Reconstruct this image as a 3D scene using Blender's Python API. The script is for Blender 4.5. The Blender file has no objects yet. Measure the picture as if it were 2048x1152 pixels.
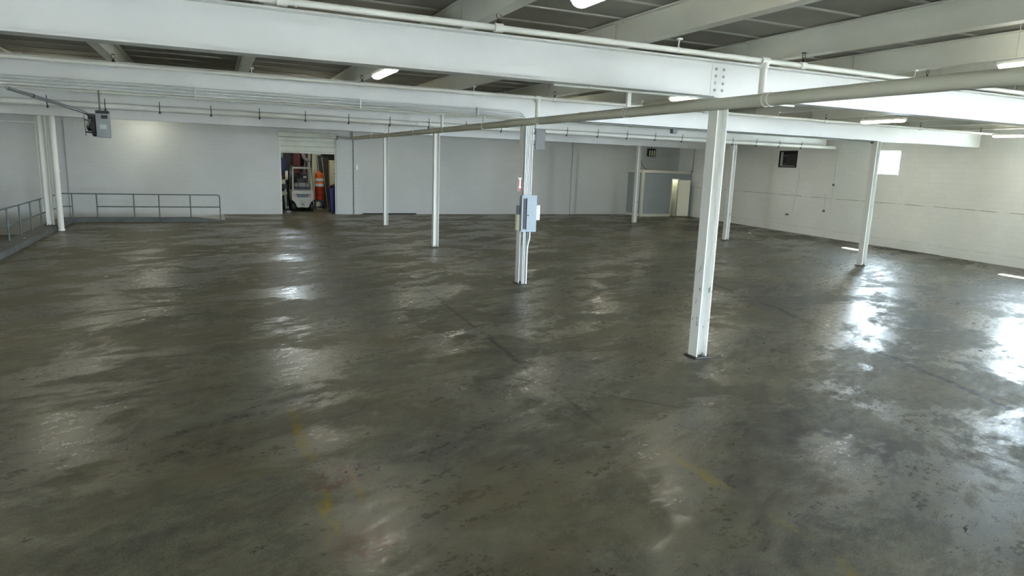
import bpy, bmesh, math, random
from mathutils import Vector, Matrix
random.seed(7)
C = bpy.context.scene.collection
SC = bpy.context.scene
PI = math.pi

# ------------------------------------------------------------------ camera
cam_d = bpy.data.cameras.new('camera')
cam = bpy.data.objects.new('camera', cam_d)
C.objects.link(cam)
R = ((0.91445167, -0.40327738, 0.03384515),
     (-0.04425276, -0.18277323, -0.98215866),
     (0.40226836, 0.89663889, -0.18498342))
M = Matrix(((R[0][0], -R[1][0], -R[2][0], 0.0),
            (R[0][1], -R[1][1], -R[2][1], 0.0),
            (R[0][2], -R[1][2], -R[2][2], 3.1),
            (0, 0, 0, 1)))
cam.matrix_world = M
cam_d.sensor_fit = 'HORIZONTAL'
cam_d.sensor_width = 36.0
cam_d.lens = 1336.934 / 2048 * 36.0
cam_d.clip_start = 0.05
cam_d.clip_end = 500
SC.camera = cam

# ------------------------------------------------------------------ light and exposure
SC.view_settings.view_transform = 'Standard'
SC.view_settings.look = 'None'
SC.view_settings.gamma = 1.0
SC.view_settings.use_curve_mapping = False
SC.view_settings.exposure = 2.02
try:
    SC.cycles.use_denoising = True
    SC.cycles.max_bounces = 8
    SC.cycles.diffuse_bounces = 5
    SC.cycles.glossy_bounces = 3
    SC.cycles.sample_clamp_indirect = 8.0
    SC.cycles.caustics_reflective = False
    SC.cycles.caustics_refractive = False
except Exception:
    pass
SKY_STRENGTH = 42.0
SUN_STRENGTH = 110.0
LAMP_STRENGTH = 18.0
world = bpy.data.worlds.new('daylight')
SC.world = world
world.use_nodes = True
bg = world.node_tree.nodes['Background']
bg.inputs[0].default_value = (0.74, 0.87, 1.0, 1)
bg.inputs[1].default_value = SKY_STRENGTH
sun_d = bpy.data.lights.new('sun', 'SUN')
sun_d.energy = SUN_STRENGTH
sun_d.angle = 0.01
sun_d.color = (1.0, 0.95, 0.86)
sun = bpy.data.objects.new('sun', sun_d)
C.objects.link(sun)
sun.rotation_euler = Vector((-2.5, -0.7, -3.6)).to_track_quat('-Z', 'Y').to_euler()

# ------------------------------------------------------------------ materials
def srgb(r, g, b):
    f = lambda c: (c / 255) / 12.92 if c / 255 <= .04045 else ((c / 255 + .055) / 1.055) ** 2.4
    return (f(r), f(g), f(b), 1)

def mat(name, col, rough=.5, metal=0.0, spec=.5, noise=0.0, nscale=6.0, bump=0.0, bscale=40.0):
    m = bpy.data.materials.new(name)
    m.use_nodes = True
    nt = m.node_tree
    p = nt.nodes['Principled BSDF']
    p.inputs['Base Color'].default_value = col
    p.inputs['Roughness'].default_value = rough
    p.inputs['Metallic'].default_value = metal
    p.inputs['Specular IOR Level'].default_value = spec
    if noise or bump:
        tc = nt.nodes.new('ShaderNodeTexCoord')
    if noise:
        n = nt.nodes.new('ShaderNodeTexNoise')
        n.inputs['Scale'].default_value = nscale
        n.inputs['Detail'].default_value = 4
        nt.links.new(tc.outputs['Object'], n.inputs['Vector'])
        r = nt.nodes.new('ShaderNodeValToRGB')
        r.color_ramp.elements[0].position = .3
        r.color_ramp.elements[1].position = .7
        r.color_ramp.elements[0].color = tuple(c * (1 - noise) for c in col[:3]) + (1,)
        r.color_ramp.elements[1].color = tuple(min(1, c * (1 + noise)) for c in col[:3]) + (1,)
        nt.links.new(n.outputs['Fac'], r.inputs['Fac'])
        nt.links.new(r.outputs['Color'], p.inputs['Base Color'])
    if bump:
        n2 = nt.nodes.new('ShaderNodeTexNoise')
        n2.inputs['Scale'].default_value = bscale
        n2.inputs['Detail'].default_value = 3
        nt.links.new(tc.outputs['Object'], n2.inputs['Vector'])
        b = nt.nodes.new('ShaderNodeBump')
        b.inputs['Strength'].default_value = bump
        b.inputs['Distance'].default_value = .01
        nt.links.new(n2.outputs['Fac'], b.inputs['Height'])
        nt.links.new(b.outputs['Normal'], p.inputs['Normal'])
    return m

def emit(name, col, s):
    m = bpy.data.materials.new(name)
    m.use_nodes = True
    nt = m.node_tree
    nt.nodes.remove(nt.nodes['Principled BSDF'])
    e = nt.nodes.new('ShaderNodeEmission')
    e.inputs[0].default_value = col
    e.inputs[1].default_value = s
    nt.links.new(e.outputs[0], nt.nodes['Material Output'].inputs['Surface'])
    return m

class NG:
    """small helper for building node graphs"""
    def __init__(self, m):
        self.nt = m.node_tree
    def n(self, t, **kw):
        x = self.nt.nodes.new(t)
        for k, v in kw.items():
            setattr(x, k, v)
        return x
    def l(self, a, b):
        self.nt.links.new(a, b)
    def math(self, op, a, b=None, c=None, clamp=False):
        x = self.n('ShaderNodeMath', operation=op, use_clamp=clamp)
        for i, v in enumerate((a, b, c)):
            if v is None:
                continue
            if hasattr(v, 'links'):
                self.l(v, x.inputs[i])
            else:
                x.inputs[i].default_value = v
        return x.outputs[0]
    def noise(self, vec, scale, detail=4, rough=.55, dist=0.0):
        x = self.n('ShaderNodeTexNoise')
        x.inputs['Scale'].default_value = scale
        x.inputs['Detail'].default_value = detail
        x.inputs['Roughness'].default_value = rough
        x.inputs['Distortion'].default_value = dist
        self.l(vec, x.inputs['Vector'])
        return x.outputs['Fac']
    def scale(self, vec, s, off=(0, 0, 0)):
        x = self.n('ShaderNodeMapping')
        x.inputs['Scale'].default_value = s
        x.inputs['Location'].default_value = off
        self.l(vec, x.inputs['Vector'])
        return x.outputs[0]
    def ramp(self, f, lo, hi):
        x = self.n('ShaderNodeMapRange', clamp=True)
        x.interpolation_type = 'SMOOTHSTEP'
        x.inputs['From Min'].default_value = lo
        x.inputs['From Max'].default_value = hi
        self.l(f, x.inputs['Value'])
        return x.outputs[0]
    def mix(self, f, a, b):
        x = self.n('ShaderNodeMix', data_type='RGBA')
        if hasattr(f, 'links'):
            self.l(f, x.inputs[0])
        else:
            x.inputs[0].default_value = f
        for i, v in ((6, a), (7, b)):
            if hasattr(v, 'links'):
                self.l(v, x.inputs[i])
            else:
                x.inputs[i].default_value = v
        return x.outputs[2]

def floor_material():
    m = bpy.data.materials.new('worn_sealed_concrete')
    m.use_nodes = True
    g = NG(m)
    p = g.nt.nodes['Principled BSDF']
    tc = g.n('ShaderNodeTexCoord').outputs['Object']
    sx = g.n('ShaderNodeSeparateXYZ')
    g.l(tc, sx.inputs[0])
    X, Y = sx.outputs[0], sx.outputs[1]
    rot = g.n('ShaderNodeMapping')
    rot.inputs['Rotation'].default_value = (0, 0, -.42)
    g.l(tc, rot.inputs['Vector'])
    tr = rot.outputs[0]
    big = g.noise(g.scale(tc, (.18, .30, 1)), 1.0, 7, .66, .25)
    mid = g.noise(g.scale(tr, (.8, 1.3, 1), (4, 2, 0)), 1.0, 9, .74, .3)
    fine = g.noise(tc, 11.0, 6, .72)
    streak = g.noise(g.scale(tr, (1.4, 5.5, 1), (9, 1, 0)), 1.0, 8, .74, .25)
    f = g.math('ADD', g.math('MULTIPLY', big, .34), g.math('MULTIPLY', mid, .42))
    f = g.math('ADD', f, g.math('MULTIPLY', streak, .22))
    f = g.math('ADD', f, g.math('MULTIPLY', fine, .20))
    grain = g.noise(tc, 55.0, 3, .7)
    small = g.noise(g.scale(tr, (2.6, 4.2, 1), (2, 8, 0)), 1.0, 8, .75, .3)
    f = g.math('ADD', f, g.math('MULTIPLY', g.math('SUBTRACT', grain, .5), .40))
    f = g.math('ADD', f, g.math('MULTIPLY', g.math('SUBTRACT', small, .5), .45))
    t = g.ramp(f, .45, .76)
    dark = FLOOR_DARK
    light = FLOOR_LIGHT
    col = g.mix(t, dark, light)
    # hue drift: brown traffic film
    hue = g.ramp(g.noise(g.scale(tc, (.35, .5, 1), (20, 7, 0)), 1.0, 6, .66), .42, .66)
    col = g.mix(g.math('MULTIPLY', hue, .6), col, FLOOR_BROWN)
    # warmer tone, stronger towards the far left corner, broken up by noise
    warm_tone = g.math('ADD', g.math('MULTIPLY', Y, .05), g.math('MULTIPLY', X, -.045))
    warm_tone = g.math('ADD', warm_tone, g.math('MULTIPLY', g.math('SUBTRACT', big, .5), 1.6))
    warm_tone = g.ramp(warm_tone, .1, 1.5)
    col = g.mix(g.math('MULTIPLY', warm_tone, .65), col, FLOOR_WARM)
    # pale scrapes and bare spots
    pale = g.ramp(g.noise(g.scale(tr, (1.0, 2.4, 1), (31, 3, 0)), 1.0, 9, .78, .3), .58, .70)
    col = g.mix(g.math('MULTIPLY', pale, .5), col, FLOOR_PALE)
    # dark oil spots and tyre marks
    oil = g.ramp(g.noise(g.scale(tc, (.9, .6, 1), (3, 30, 0)), 1.0, 7, .68, .3), .56, .76)
    col = g.mix(g.math('MULTIPLY', oil, .22), col, (.022, .023, .022, 1))
    ring = g.math('SUBTRACT', g.math('POWER', g.math('ADD', g.math('POWER', g.math('SUBTRACT', X, 8.6), 2.0), g.math('POWER', g.math('SUBTRACT', Y, 5.6), 2.0)), .5), 1.9)
    rings = g.math('SINE', g.math('MULTIPLY', ring, 16.0))
    rmask = g.math('MULTIPLY', g.ramp(g.math('MULTIPLY', g.math('ABSOLUTE', ring), -1.0), -.9, -.1), g.ramp(mid, .42, .6))
    col = g.mix(g.math('MULTIPLY', g.math('MULTIPLY', g.ramp(rings, .2, .9), rmask), .45), col, (.02, .02, .022, 1))
    # long cracks / joints
    def line(ax, slope, c, w, y0, y1, wob):
        nn = g.math('MULTIPLY', g.math('SUBTRACT', g.noise(g.scale(tc, (.0, .6, 0), (c, 0, 0)), 1.0, 4, .6), .5), wob)
        d = g.math('ADD', g.math('SUBTRACT', g.math('SUBTRACT', X, g.math('MULTIPLY', Y, slope)), c), nn)
        d = g.math('ABSOLUTE', d)
        ms = g.math('SUBTRACT', 1.0, g.ramp(d, w * .4, w))
        ms = g.math('MULTIPLY', ms, g.ramp(Y, y0, y0 + .6))
        return g.math('MULTIPLY', ms, g.math('SUBTRACT', 1.0, g.ramp(Y, y1 - .6, y1)))
    crack = line(0, .275, 8.55, .10, 3.0, 15.0, .5)
    crack2 = line(0, .05, 3.85, .06, 6.4, 19.0, .25)
    crack3 = line(0, -.9, 11.55, .06, 6.2, 8.9, .3)
    crack2 = g.math('MAXIMUM', crack2, crack3)
    crack = g.math('MAXIMUM', crack, g.math('MULTIPLY', crack2, .8))
    col = g.mix(g.math('MULTIPLY', crack, .8), col, (.018, .018, .017, 1))
    # worn yellow lane paint and red stains
    wear = g.ramp(g.noise(g.scale(tc, (2.2, 1.3, 1), (1, 5, 0)), 1.0, 7, .75), .47, .62)
    y1 = line(0, 0, .79, .10, 3.4, 8.6, .05)
    y2 = line(0, 0, 4.50, .10, 2.6, 6.2, .05)
    y3 = line(0, 0, 1.14, .05, 5.2, 6.8, .05)
    yl = g.math('MULTIPLY', g.math('MAXIMUM', g.math('MAXIMUM', y1, y2), g.math('MULTIPLY', y3, .5)), wear)
    col = g.mix(g.math('MULTIPLY', yl, .75), col, (.19, .14, .012, 1))
    def blob(x, y, r):
        d = g.math('ADD', g.math('POWER', g.math('SUBTRACT', X, x), 2.0), g.math('POWER', g.math('SUBTRACT', Y, y), 2.0))
        return g.math('SUBTRACT', 1.0, g.ramp(d, 0, r * r))
    rb = g.math('MAXIMUM', blob(1.0, 6.25, .42), blob(1.0, 5.0, .36))
    rb = g.math('MULTIPLY', rb, g.ramp(fine, .42, .6))
    col = g.mix(g.math('MULTIPLY', rb, .65), col, (.085, .022, .02, 1))
    g.l(col, p.inputs['Base Color'])
    # gloss: sealer polished in patches with torn edges, scuffed elsewhere
    gl = g.ramp(g.noise(g.scale(tr, (.38, .62, 1), (11, 3, 0)), 1.0, 10, .74, .3), .455, .535)
    ro = g.math('ADD', FLOOR_ROUGH, g.math('MULTIPLY', gl, .22))
    ro = g.math('ADD', ro, g.math('MULTIPLY', g.math('SUBTRACT', streak, .5), .5))
    ro = g.math('ADD', ro, g.math('MULTIPLY', g.math('SUBTRACT', fine, .5), .5))
    ro = g.math('ADD', ro, g.math('MULTIPLY', pale, .10))
    ro = g.math('MAXIMUM', ro, .15)
    ro = g.math('ADD', ro, g.math('MULTIPLY', yl, .2))
    g.l(ro, p.inputs['Roughness'])
    g.l(g.math('SUBTRACT', FLOOR_SPEC, g.math('MULTIPLY', gl, FLOOR_SPEC * .45)), p.inputs['Specular IOR Level'])
    b = g.n('ShaderNodeBump')
    b.inputs['Strength'].default_value = .4
    b.inputs['Distance'].default_value = .012
    h = g.math('ADD', g.math('MULTIPLY', streak, .55), g.math('MULTIPLY', fine, .13))
    h = g.math('ADD', h, g.math('MULTIPLY', mid, .16))
    h = g.math('ADD', h, g.math('MULTIPLY', gl, .05))
    h = g.math('ADD', h, g.math('MULTIPLY', small, .07))
    h = g.math('SUBTRACT', h, g.math('MULTIPLY', crack, .3))
    g.l(h, b.inputs['Height'])
    g.l(b.outputs['Normal'], p.inputs['Normal'])
    return m

def wall_material(name, col, axis):
    """painted concrete block: faint block relief, scuffs and small holes"""
    m = bpy.data.materials.new(name)
    m.use_nodes = True
    g = NG(m)
    p = g.nt.nodes['Principled BSDF']
    tc = g.n('ShaderNodeTexCoord').outputs['Object']
    s = g.n('ShaderNodeSeparateXYZ')
    g.l(tc, s.inputs[0])
    cmb = g.n('ShaderNodeCombineXYZ')
    g.l(s.outputs[axis], cmb.inputs[0])
    g.l(s.outputs[2], cmb.inputs[1])
    br = g.n('ShaderNodeTexBrick')
    br.inputs['Scale'].default_value = 1.0
    br.inputs['Mortar Size'].default_value = .008
    br.inputs['Mortar Smooth'].default_value = .4
    br.inputs['Brick Width'].default_value = .406
    br.inputs['Row Height'].default_value = .203
    br.inputs['Color1'].default_value = (1, 1, 1, 1)
    br.inputs['Color2'].default_value = (.95, .95, .95, 1)
    br.inputs['Mortar'].default_value = (.84, .84, .84, 1)
    g.l(cmb.outputs[0], br.inputs['Vector'])
    n1 = g.noise(tc, .5, 5, .6)
    n2 = g.noise(tc, 5.0, 5, .65)
    base = g.mix(g.ramp(n1, .3, .75), tuple(c * .93 for c in col[:3]) + (1,), col)
    base = g.mix(g.math('MULTIPLY', g.ramp(n2, .62, .75), .12), base, tuple(c * .6 for c in col[:3]) + (1,))
    mul = g.n('ShaderNodeMix', data_type='RGBA', blend_type='MULTIPLY')
    mul.inputs[0].default_value = .5
    g.l(base, mul.inputs[6])
    g.l(br.outputs['Color'], mul.inputs[7])
    colr = mul.outputs[2]
    # scuffs near the floor
    low = g.math('SUBTRACT', 1.0, g.ramp(s.outputs[2], .1, 1.1))
    sc = g.math('MULTIPLY', g.ramp(g.noise(g.scale(tc, (2, 2, 3), (5, 5, 5)), 1.0, 5, .7), .68, .74), low)
    colr = g.mix(g.math('MULTIPLY', sc, .7), colr, (.12, .12, .11, 1))
    if axis == 1:
        for z, wdt, amp, st in ((1.90, .020, .10, .75), (.36, .014, .05, .35)):
            w = g.math('MULTIPLY', g.math('SUBTRACT', g.noise(g.scale(tc, (0, .45, 0), (z, z, 0)), 1.0, 5, .6), .5), amp)
            d = g.math('ABSOLUTE', g.math('ADD', g.math('SUBTRACT', s.outputs[2], z), w))
            k = g.math('SUBTRACT', 1.0, g.ramp(d, wdt * .3, wdt))
            k = g.math('MULTIPLY', k, g.ramp(g.noise(g.scale(tc, (0, 1.3, 0)), 1.0, 4, .7), .35, .6))
            colr = g.mix(g.math('MULTIPLY', k, st), colr, (.14, .14, .13, 1))
    g.l(colr, p.inputs['Base Color'])
    p.inputs['Roughness'].default_value = .55
    p.inputs['Specular IOR Level'].default_value = .35
    b = g.n('ShaderNodeBump')
    b.inputs['Strength'].default_value = .35
    b.inputs['Distance'].default_value = .006
    g.l(g.math('ADD', br.outputs['Color'], g.math('MULTIPLY', g.noise(tc, 30, 3), .3)), b.inputs['Height'])
    g.l(b.outputs['Normal'], p.inputs['Normal'])
    return m

def steel_paint(name, col, chip_lo=.25, chip_hi=1.4, amount=.64):
    """gloss white paint with dirt and chips down to grey green primer between two heights"""
    m = bpy.data.materials.new(name)
    m.use_nodes = True
    g = NG(m)
    p = g.nt.nodes['Principled BSDF']
    tc = g.n('ShaderNodeTexCoord').outputs['Object']
    s = g.n('ShaderNodeSeparateXYZ')
    g.l(tc, s.inputs[0])
    n = g.noise(g.scale(tc, (9, 9, 5)), 1.0, 5, .65)
    band = g.math('MULTIPLY', g.ramp(s.outputs[2], chip_lo, chip_lo + .3), g.math('SUBTRACT', 1.0, g.ramp(s.outputs[2], chip_hi - .3, chip_hi)))
    chip = g.math('MULTIPLY', g.ramp(n, amount, amount + .05), band)
    dirt = g.ramp(g.noise(g.scale(tc, (2, 2, .6)), 1.0, 4, .6), .4, .8)
    c = g.mix(g.math('MULTIPLY', dirt, .09), col, tuple(x * .72 for x in col[:3]) + (1,))
    c = g.mix(g.math('MULTIPLY', chip, .85), c, (.16, .19, .17, 1))
    g.l(c, p.inputs['Base Color'])
    p.inputs['Roughness'].default_value = .38
    return m

FLOOR_DARK = (.029, .029, .026, 1)
FLOOR_LIGHT = (.128, .125, .088, 1)
FLOOR_BROWN = (.082, .069, .034, 1)
FLOOR_WARM = (.115, .104, .062, 1)
FLOOR_ROUGH = .315
FLOOR_SPEC = .40
FLOOR_PALE = (.10, .10, .084, 1)
m_floor = floor_material()
m_wall_b = wall_material('block_paint_back_dimmed', (.50, .52, .51, 1), 0)  # paint darkened: the weak light on these walls is in the colour
m_wall_r = wall_material('block_paint_right_brightened', (.90, .92, .905, 1), 1)  # paint lightened: the stronger light on this wall is in the colour
m_ceil = mat('deck_board', (.27, .26, .225, 1), .8, noise=.16, nscale=.7, bump=.3, bscale=25)
m_batten = mat('batten_white', (.40, .395, .36, 1), .6)
m_beam = mat('girder_paint', (.75, .765, .755, 1), .42, noise=.05, nscale=.8, bump=.05, bscale=8)
m_joist = mat('joist_paint', (.66, .66, .58, 1), .5, noise=.08, nscale=.8)
m_col = steel_paint('column_paint', (.72, .73, .69, 1), amount=.70)
m_col_chip = steel_paint('column_paint_chipped', (.72, .73, .69, 1), .35, 1.7, .585)
m_pipe = mat('pipe_paint', (.50, .50, .41, 1), .5, noise=.07, nscale=1.2)
m_pipe_w = mat('pipe_white', (.76, .77, .72, 1), .5, noise=.05, nscale=1.5)
m_conduit = mat('galvanised_conduit', (.62, .64, .62, 1), .36, metal=.1, noise=.06, nscale=3)
m_conduit_d = mat('dark_conduit', (.14, .15, .14, 1), .4, metal=.3)
m_dark = mat('dark_metal', (.03, .03, .032, 1), .45, metal=.3)
m_black = mat('black_rubber', (.012, .012, .014, 1), .6)
m_brass = mat('sprinkler_bronze', (.07, .065, .05, 1), .4, metal=.6)
m_bolt = mat('bolt_paint', (.52, .53, .53, 1), .4)
m_curb = mat('curb_concrete', (.095, .10, .098, 1), .7, noise=.3, nscale=2.0, bump=.4, bscale=20)
m_pit = mat('pit_concrete', (.075, .068, .055, 1), .75, noise=.4, nscale=1.5, bump=.3)
m_rail = mat('railing_paint', (.10, .125, .13, 1), .5, metal=.2, noise=.25, nscale=5)
m_panelbox = mat('panel_grey_enamel', (.30, .37, .42, 1), .35, noise=.05, nscale=4)
m_panelbox_d = mat('panel_grey_shaded', (.22, .27, .31, 1), .4)  # panel grey darkened, so the side's shade is in the colour
m_white = mat('white_enamel', (.78, .79, .77, 1), .4)
m_cream = mat('cream_enamel', (.78, .75, .52, 1), .5, noise=.06, nscale=3)
m_red = mat('sign_red', (.42, .03, .03, 1), .45)
m_office = mat('office_panel', (.30, .345, .36, 1), .6, noise=.05, nscale=2)
m_office_trim = mat('office_trim', (.66, .66, .58, 1), .5)
m_office_in = mat('office_interior', (.72, .73, .64, 1), .6)
m_heater = mat('heater_cabinet', (.25, .27, .275, 1), .35, metal=.45, noise=.1, nscale=6)
m_tube = emit('lamp_tube', (1.0, .97, .78, 1), LAMP_STRENGTH)
m_lamp_body = mat('lamp_housing', (.75, .75, .72, 1), .4)
m_glass = bpy.data.materials.new('window_glass')
m_glass.use_nodes = True
_g = NG(m_glass)
_g.nt.nodes.remove(_g.nt.nodes['Principled BSDF'])
_t = _g.n('ShaderNodeBsdfTransparent')
_t.inputs[0].default_value = (.93, .96, .96, 1)
_gl = _g.n('ShaderNodeBsdfGlossy')
_gl.inputs['Roughness'].default_value = .02
_mx = _g.n('ShaderNodeMixShader')
_mx.inputs[0].default_value = .04; _g.l(_t.outputs[0], _mx.inputs[1]); _g.l(_gl.outputs[0], _mx.inputs[2])
_g.l(_mx.outputs[0], _g.nt.nodes['Material Output'].inputs['Surface'])
m_ground = mat('yard_concrete', (.42, .42, .40, 1), .9, noise=.1, nscale=.5)

# ------------------------------------------------------------------ mesh helpers
class MB:
    def __init__(self):
        self.v, self.f, self.s = [], [], []
    def add(self, vs, fs, smooth=False):
        o = len(self.v)
        self.v += [tuple(v) for v in vs]
        self.f += [tuple(i + o for i in f) for f in fs]
        self.s += [smooth] * len(fs)
        return self
    def box(self, c, d, mtx=None):
        x, y, z = d[0] / 2, d[1] / 2, d[2] / 2
        vs = [Vector((c[0] + a * x, c[1] + b * y, c[2] + e * z)) for a in (-1, 1) for b in (-1, 1) for e in (-1, 1)]
        if mtx is not None:
            vs = [mtx @ v for v in vs]
        return self.add(vs, [(0, 1, 3, 2), (4, 6, 7, 5), (0, 4, 5, 1), (2, 3, 7, 6), (0, 2, 6, 4), (1, 5, 7, 3)])
    def bb(self, a, b, mtx=None):
        return self.box([(a[i] + b[i]) / 2 for i in range(3)], [abs(b[i] - a[i]) for i in range(3)], mtx)
    def cbox(self, c, d, r, mtx=None):
        """box with chamfered vertical and horizontal edges"""
        bm = bmesh.new()
        bmesh.ops.create_cube(bm, size=1.0)
        for v in bm.verts:
            v.co = Vector((c[0] + v.co.x * d[0], c[1] + v.co.y * d[1], c[2] + v.co.z * d[2]))
        bmesh.ops.bevel(bm, geom=list(bm.edges), offset=r, segments=2, affect='EDGES', profile=.6)
        vs = [v.co.copy() for v in bm.verts]
        if mtx is not None:
            vs = [mtx @ v for v in vs]
        bm.verts.index_update()
        self.add(vs, [[v.index for v in f.verts] for f in bm.faces])
        bm.free()
        return self
    def bar(self, a, b, w, h, up=(0, 0, 1)):
        a, b = Vector(a), Vector(b)
        d = (b - a).normalized()
        u = Vector(up)
        s = d.cross(u)
        if s.length < 1e-4:
            s = d.cross(Vector((1, 0, 0)))
        s.normalize()
        u = s.cross(d).normalized()
        vs = []
        for p in (a, b):
            for i, j in ((-1, -1), (1, -1), (1, 1), (-1, 1)):
                vs.append(p + s * (i * w / 2) + u * (j * h / 2))
        return self.add(vs, [(0, 3, 2, 1), (4, 5, 6, 7), (0, 1, 5, 4), (1, 2, 6, 5), (2, 3, 7, 6), (3, 0, 4, 7)])
    def tube(self, pts, r, n=10, caps=True):
        pts = [Vector(p) for p in pts]
        rs = r if isinstance(r, (list, tuple)) else [r] * len(pts)
        rings = []
        prev = None
        for i, p in enumerate(pts):
            if i == 0:
                d = pts[1] - pts[0]
            elif i == len(pts) - 1:
                d = pts[-1] - pts[-2]
            else:
                d = (pts[i + 1] - p).normalized() + (p - pts[i - 1]).normalized()
            d.normalize()
            if prev is None:
                s = d.cross(Vector((0, 0, 1)))
                if s.length < 1e-3:
                    s = d.cross(Vector((1, 0, 0)))
            else:
                s = prev - d * prev.dot(d)
            s.normalize()
            prev = s
            u = s.cross(d)
            rings.append([p + (s * math.cos(k * 2 * PI / n) + u * math.sin(k * 2 * PI / n)) * rs[i] for k in range(n)])
        o = [v for rg in rings for v in rg]
        fs = []
        for i in range(len(rings) - 1):
            for k in range(n):
                k2 = (k + 1) % n
                fs.append((i * n + k, i * n + k2, (i + 1) * n + k2, (i + 1) * n + k))
        self.add(o, fs, True)
        if caps:
            self.add(rings[0], [tuple(range(n))[::-1]])
            self.add(rings[-1], [tuple(range(n))])
        return self
    def lathe(self, prof, n=16, c=(0, 0, 0), mtx=None):
        """prof: (radius, height) list round the z axis"""
        vs = []
        for r, z in prof:
            for k in range(n):
                a = 2 * PI * k / n
                v = Vector((c[0] + r * math.cos(a), c[1] + r * math.sin(a), c[2] + z))
                vs.append(mtx @ v if mtx is not None else v)
        fs = []
        for i in range(len(prof) - 1):
            for k in range(n):
                k2 = (k + 1) % n
                fs.append((i * n + k, i * n + k2, (i + 1) * n + k2, (i + 1) * n + k))
        self.add(vs, fs, True)
        self.add(vs[:n], [tuple(range(n))[::-1]])
        self.add(vs[-n:], [tuple(range(n))])
        return self
    def prism(self, poly, a, b):
        """poly: list of 3D offsets; extruded from a to b"""
        n = len(poly)
        vs = [Vector(a) + Vector(p) for p in poly] + [Vector(b) + Vector(p) for p in poly]
        fs = [(k, (k + 1) % n, n + (k + 1) % n, n + k) for k in range(n)]
        fs += [tuple(range(n))[::-1], tuple(range(n, 2 * n))]
        return self.add(vs, fs)
    def build(self, name, m, parent=None, loc=None, inv=True):
        me = bpy.data.meshes.new(name)
        me.from_pydata([tuple(v) for v in self.v], [], self.f)
        bm = bmesh.new()
        bm.from_mesh(me)
        bmesh.ops.recalc_face_normals(bm, faces=bm.faces)
        bm.to_mesh(me)
        bm.free()
        if len(me.polygons) == len(self.s):
            me.polygons.foreach_set('use_smooth', self.s)
        me.materials.append(m)
        o = bpy.data.objects.new(name, me)
        C.objects.link(o)
        if parent is not None:
            o.parent = parent
            # meshes are written in the parent's own frame
        if loc is not None:
            o.location = loc
        return o

def tag(o, label, cat, group=None, kind=None):
    o['label'] = label
    o['category'] = cat
    o['kind'] = kind or 'thing'
    if group:
        o['group'] = group
    return o

def empty(name, loc, label=None, cat=None, group=None, rz=0.0):
    o = bpy.data.objects.new(name, None)
    o.empty_display_size = .1
    C.objects.link(o)
    o.location = loc
    o.rotation_euler = (0, 0, rz)
    if label:
        tag(o, label, cat, group)
    return o

def struct(name, mb, m, parent=None, loc=None):
    o = mb.build(name, m, parent, loc)
    if parent is None:
        o['kind'] = 'structure'
    return o

def link_copy(o, parent, loc=None, name=None):
    c = o.copy()
    if name:
        c.name = name
    C.objects.link(c)
    c.parent = parent
    if loc is not None:
        c.location = loc
    return c

def copy_tree(o, parent=None):
    c = o.copy()
    C.objects.link(c)
    c.parent = parent
    for ch in list(o.children):
        copy_tree(ch, c)
    return c

# ------------------------------------------------------------------ the room
YB = 37.16            # inner face of the back wall
ZC = 5.12             # underside of the roof deck
Y0 = -9.0
XL = -13.0
def xw(y):            # inner face of the right wall
    return 26.3 + .1075 * (y - 15.7)
WD = Vector((.1075, 1, 0)).normalized()
WN = Vector((-1, .1075, 0)).normalized()       # into the room
def wmat(y, z=0):      # frame on the right wall: x along the wall (away), y out of the wall into the room, z up
    o = Vector((xw(y), y, z))
    return Matrix(((WD.x, WN.x, 0, o.x), (WD.y, WN.y, 0, o.y), (0, 0, 1, o.z), (0, 0, 0, 1)))
def wy(y):             # distance along the right wall from y=0
    return y / WD.y

# floor: main slab with the sunken dock cut out of its far corner
fl = MB()
fl.bb((-5.85, Y0, -.2), (29.5, 33.05, 0))
fl.bb((.45, 33.05, -.2), (29.5, YB + 16, 0))
struct('floor', fl, m_floor)
rp = MB()
rp.add([(.45, 33.45, 0), (.45, YB, 0), (-5.85, YB, -.95), (-5.85, 33.45, -.95), (.45, 33.45, -1.2), (.45, YB, -1.2), (-5.85, YB, -1.2), (-5.85, 33.45, -1.2)],
       [(0, 1, 2, 3), (4, 7, 6, 5), (0, 3, 7, 4), (1, 5, 6, 2), (0, 4, 5, 1), (2, 6, 7, 3)])
struct('floor_ramp', rp, m_ground)
struct('floor_pit', MB().bb((XL, Y0, -1.2), (-5.85, YB, -.95)), m_pit)
# raised curb round the sunken dock
cb = MB()
cb.bb((-5.95, Y0, -.95), (-5.42, 33.5, .18))
cb.bb((-5.42, 33.05, -.95), (-.9, 33.5, .18))
cb.add([(-.9, 33.05, 0), (.45, 33.05, 0), (.45, 33.5, 0), (-.9, 33.5, 0), (-.9, 33.05, .18), (.45, 33.05, .03), (.45, 33.5, .03), (-.9, 33.5, .18)],
       [(0, 3, 2, 1), (4, 5, 6, 7), (0, 1, 5, 4), (1, 2, 6, 5), (2, 3, 7, 6), (3, 0, 4, 7)])
struct('trim_1', cb, m_curb)

# walls
DX0, DX1, DZ = 3.22, 6.10, 4.22
bw = MB()
bw.bb((XL, YB, -1.2), (DX0, YB + .3, 5.4))
bw.bb((DX1, YB, -.2), (29.6, YB + .3, 5.4))
bw.bb((DX0, YB, DZ), (DX1, YB + .3, 5.4))
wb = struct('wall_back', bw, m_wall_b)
for x0, x1, z0 in ((-6.15, -5.7, -.95), (20.45, 20.8, 0), (7.02, 7.35, 0)):
    MB().bb((x0, YB - .06, z0), (x1, YB + .01, 5.1)).build('pilaster', m_wall_b, wb)
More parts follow.
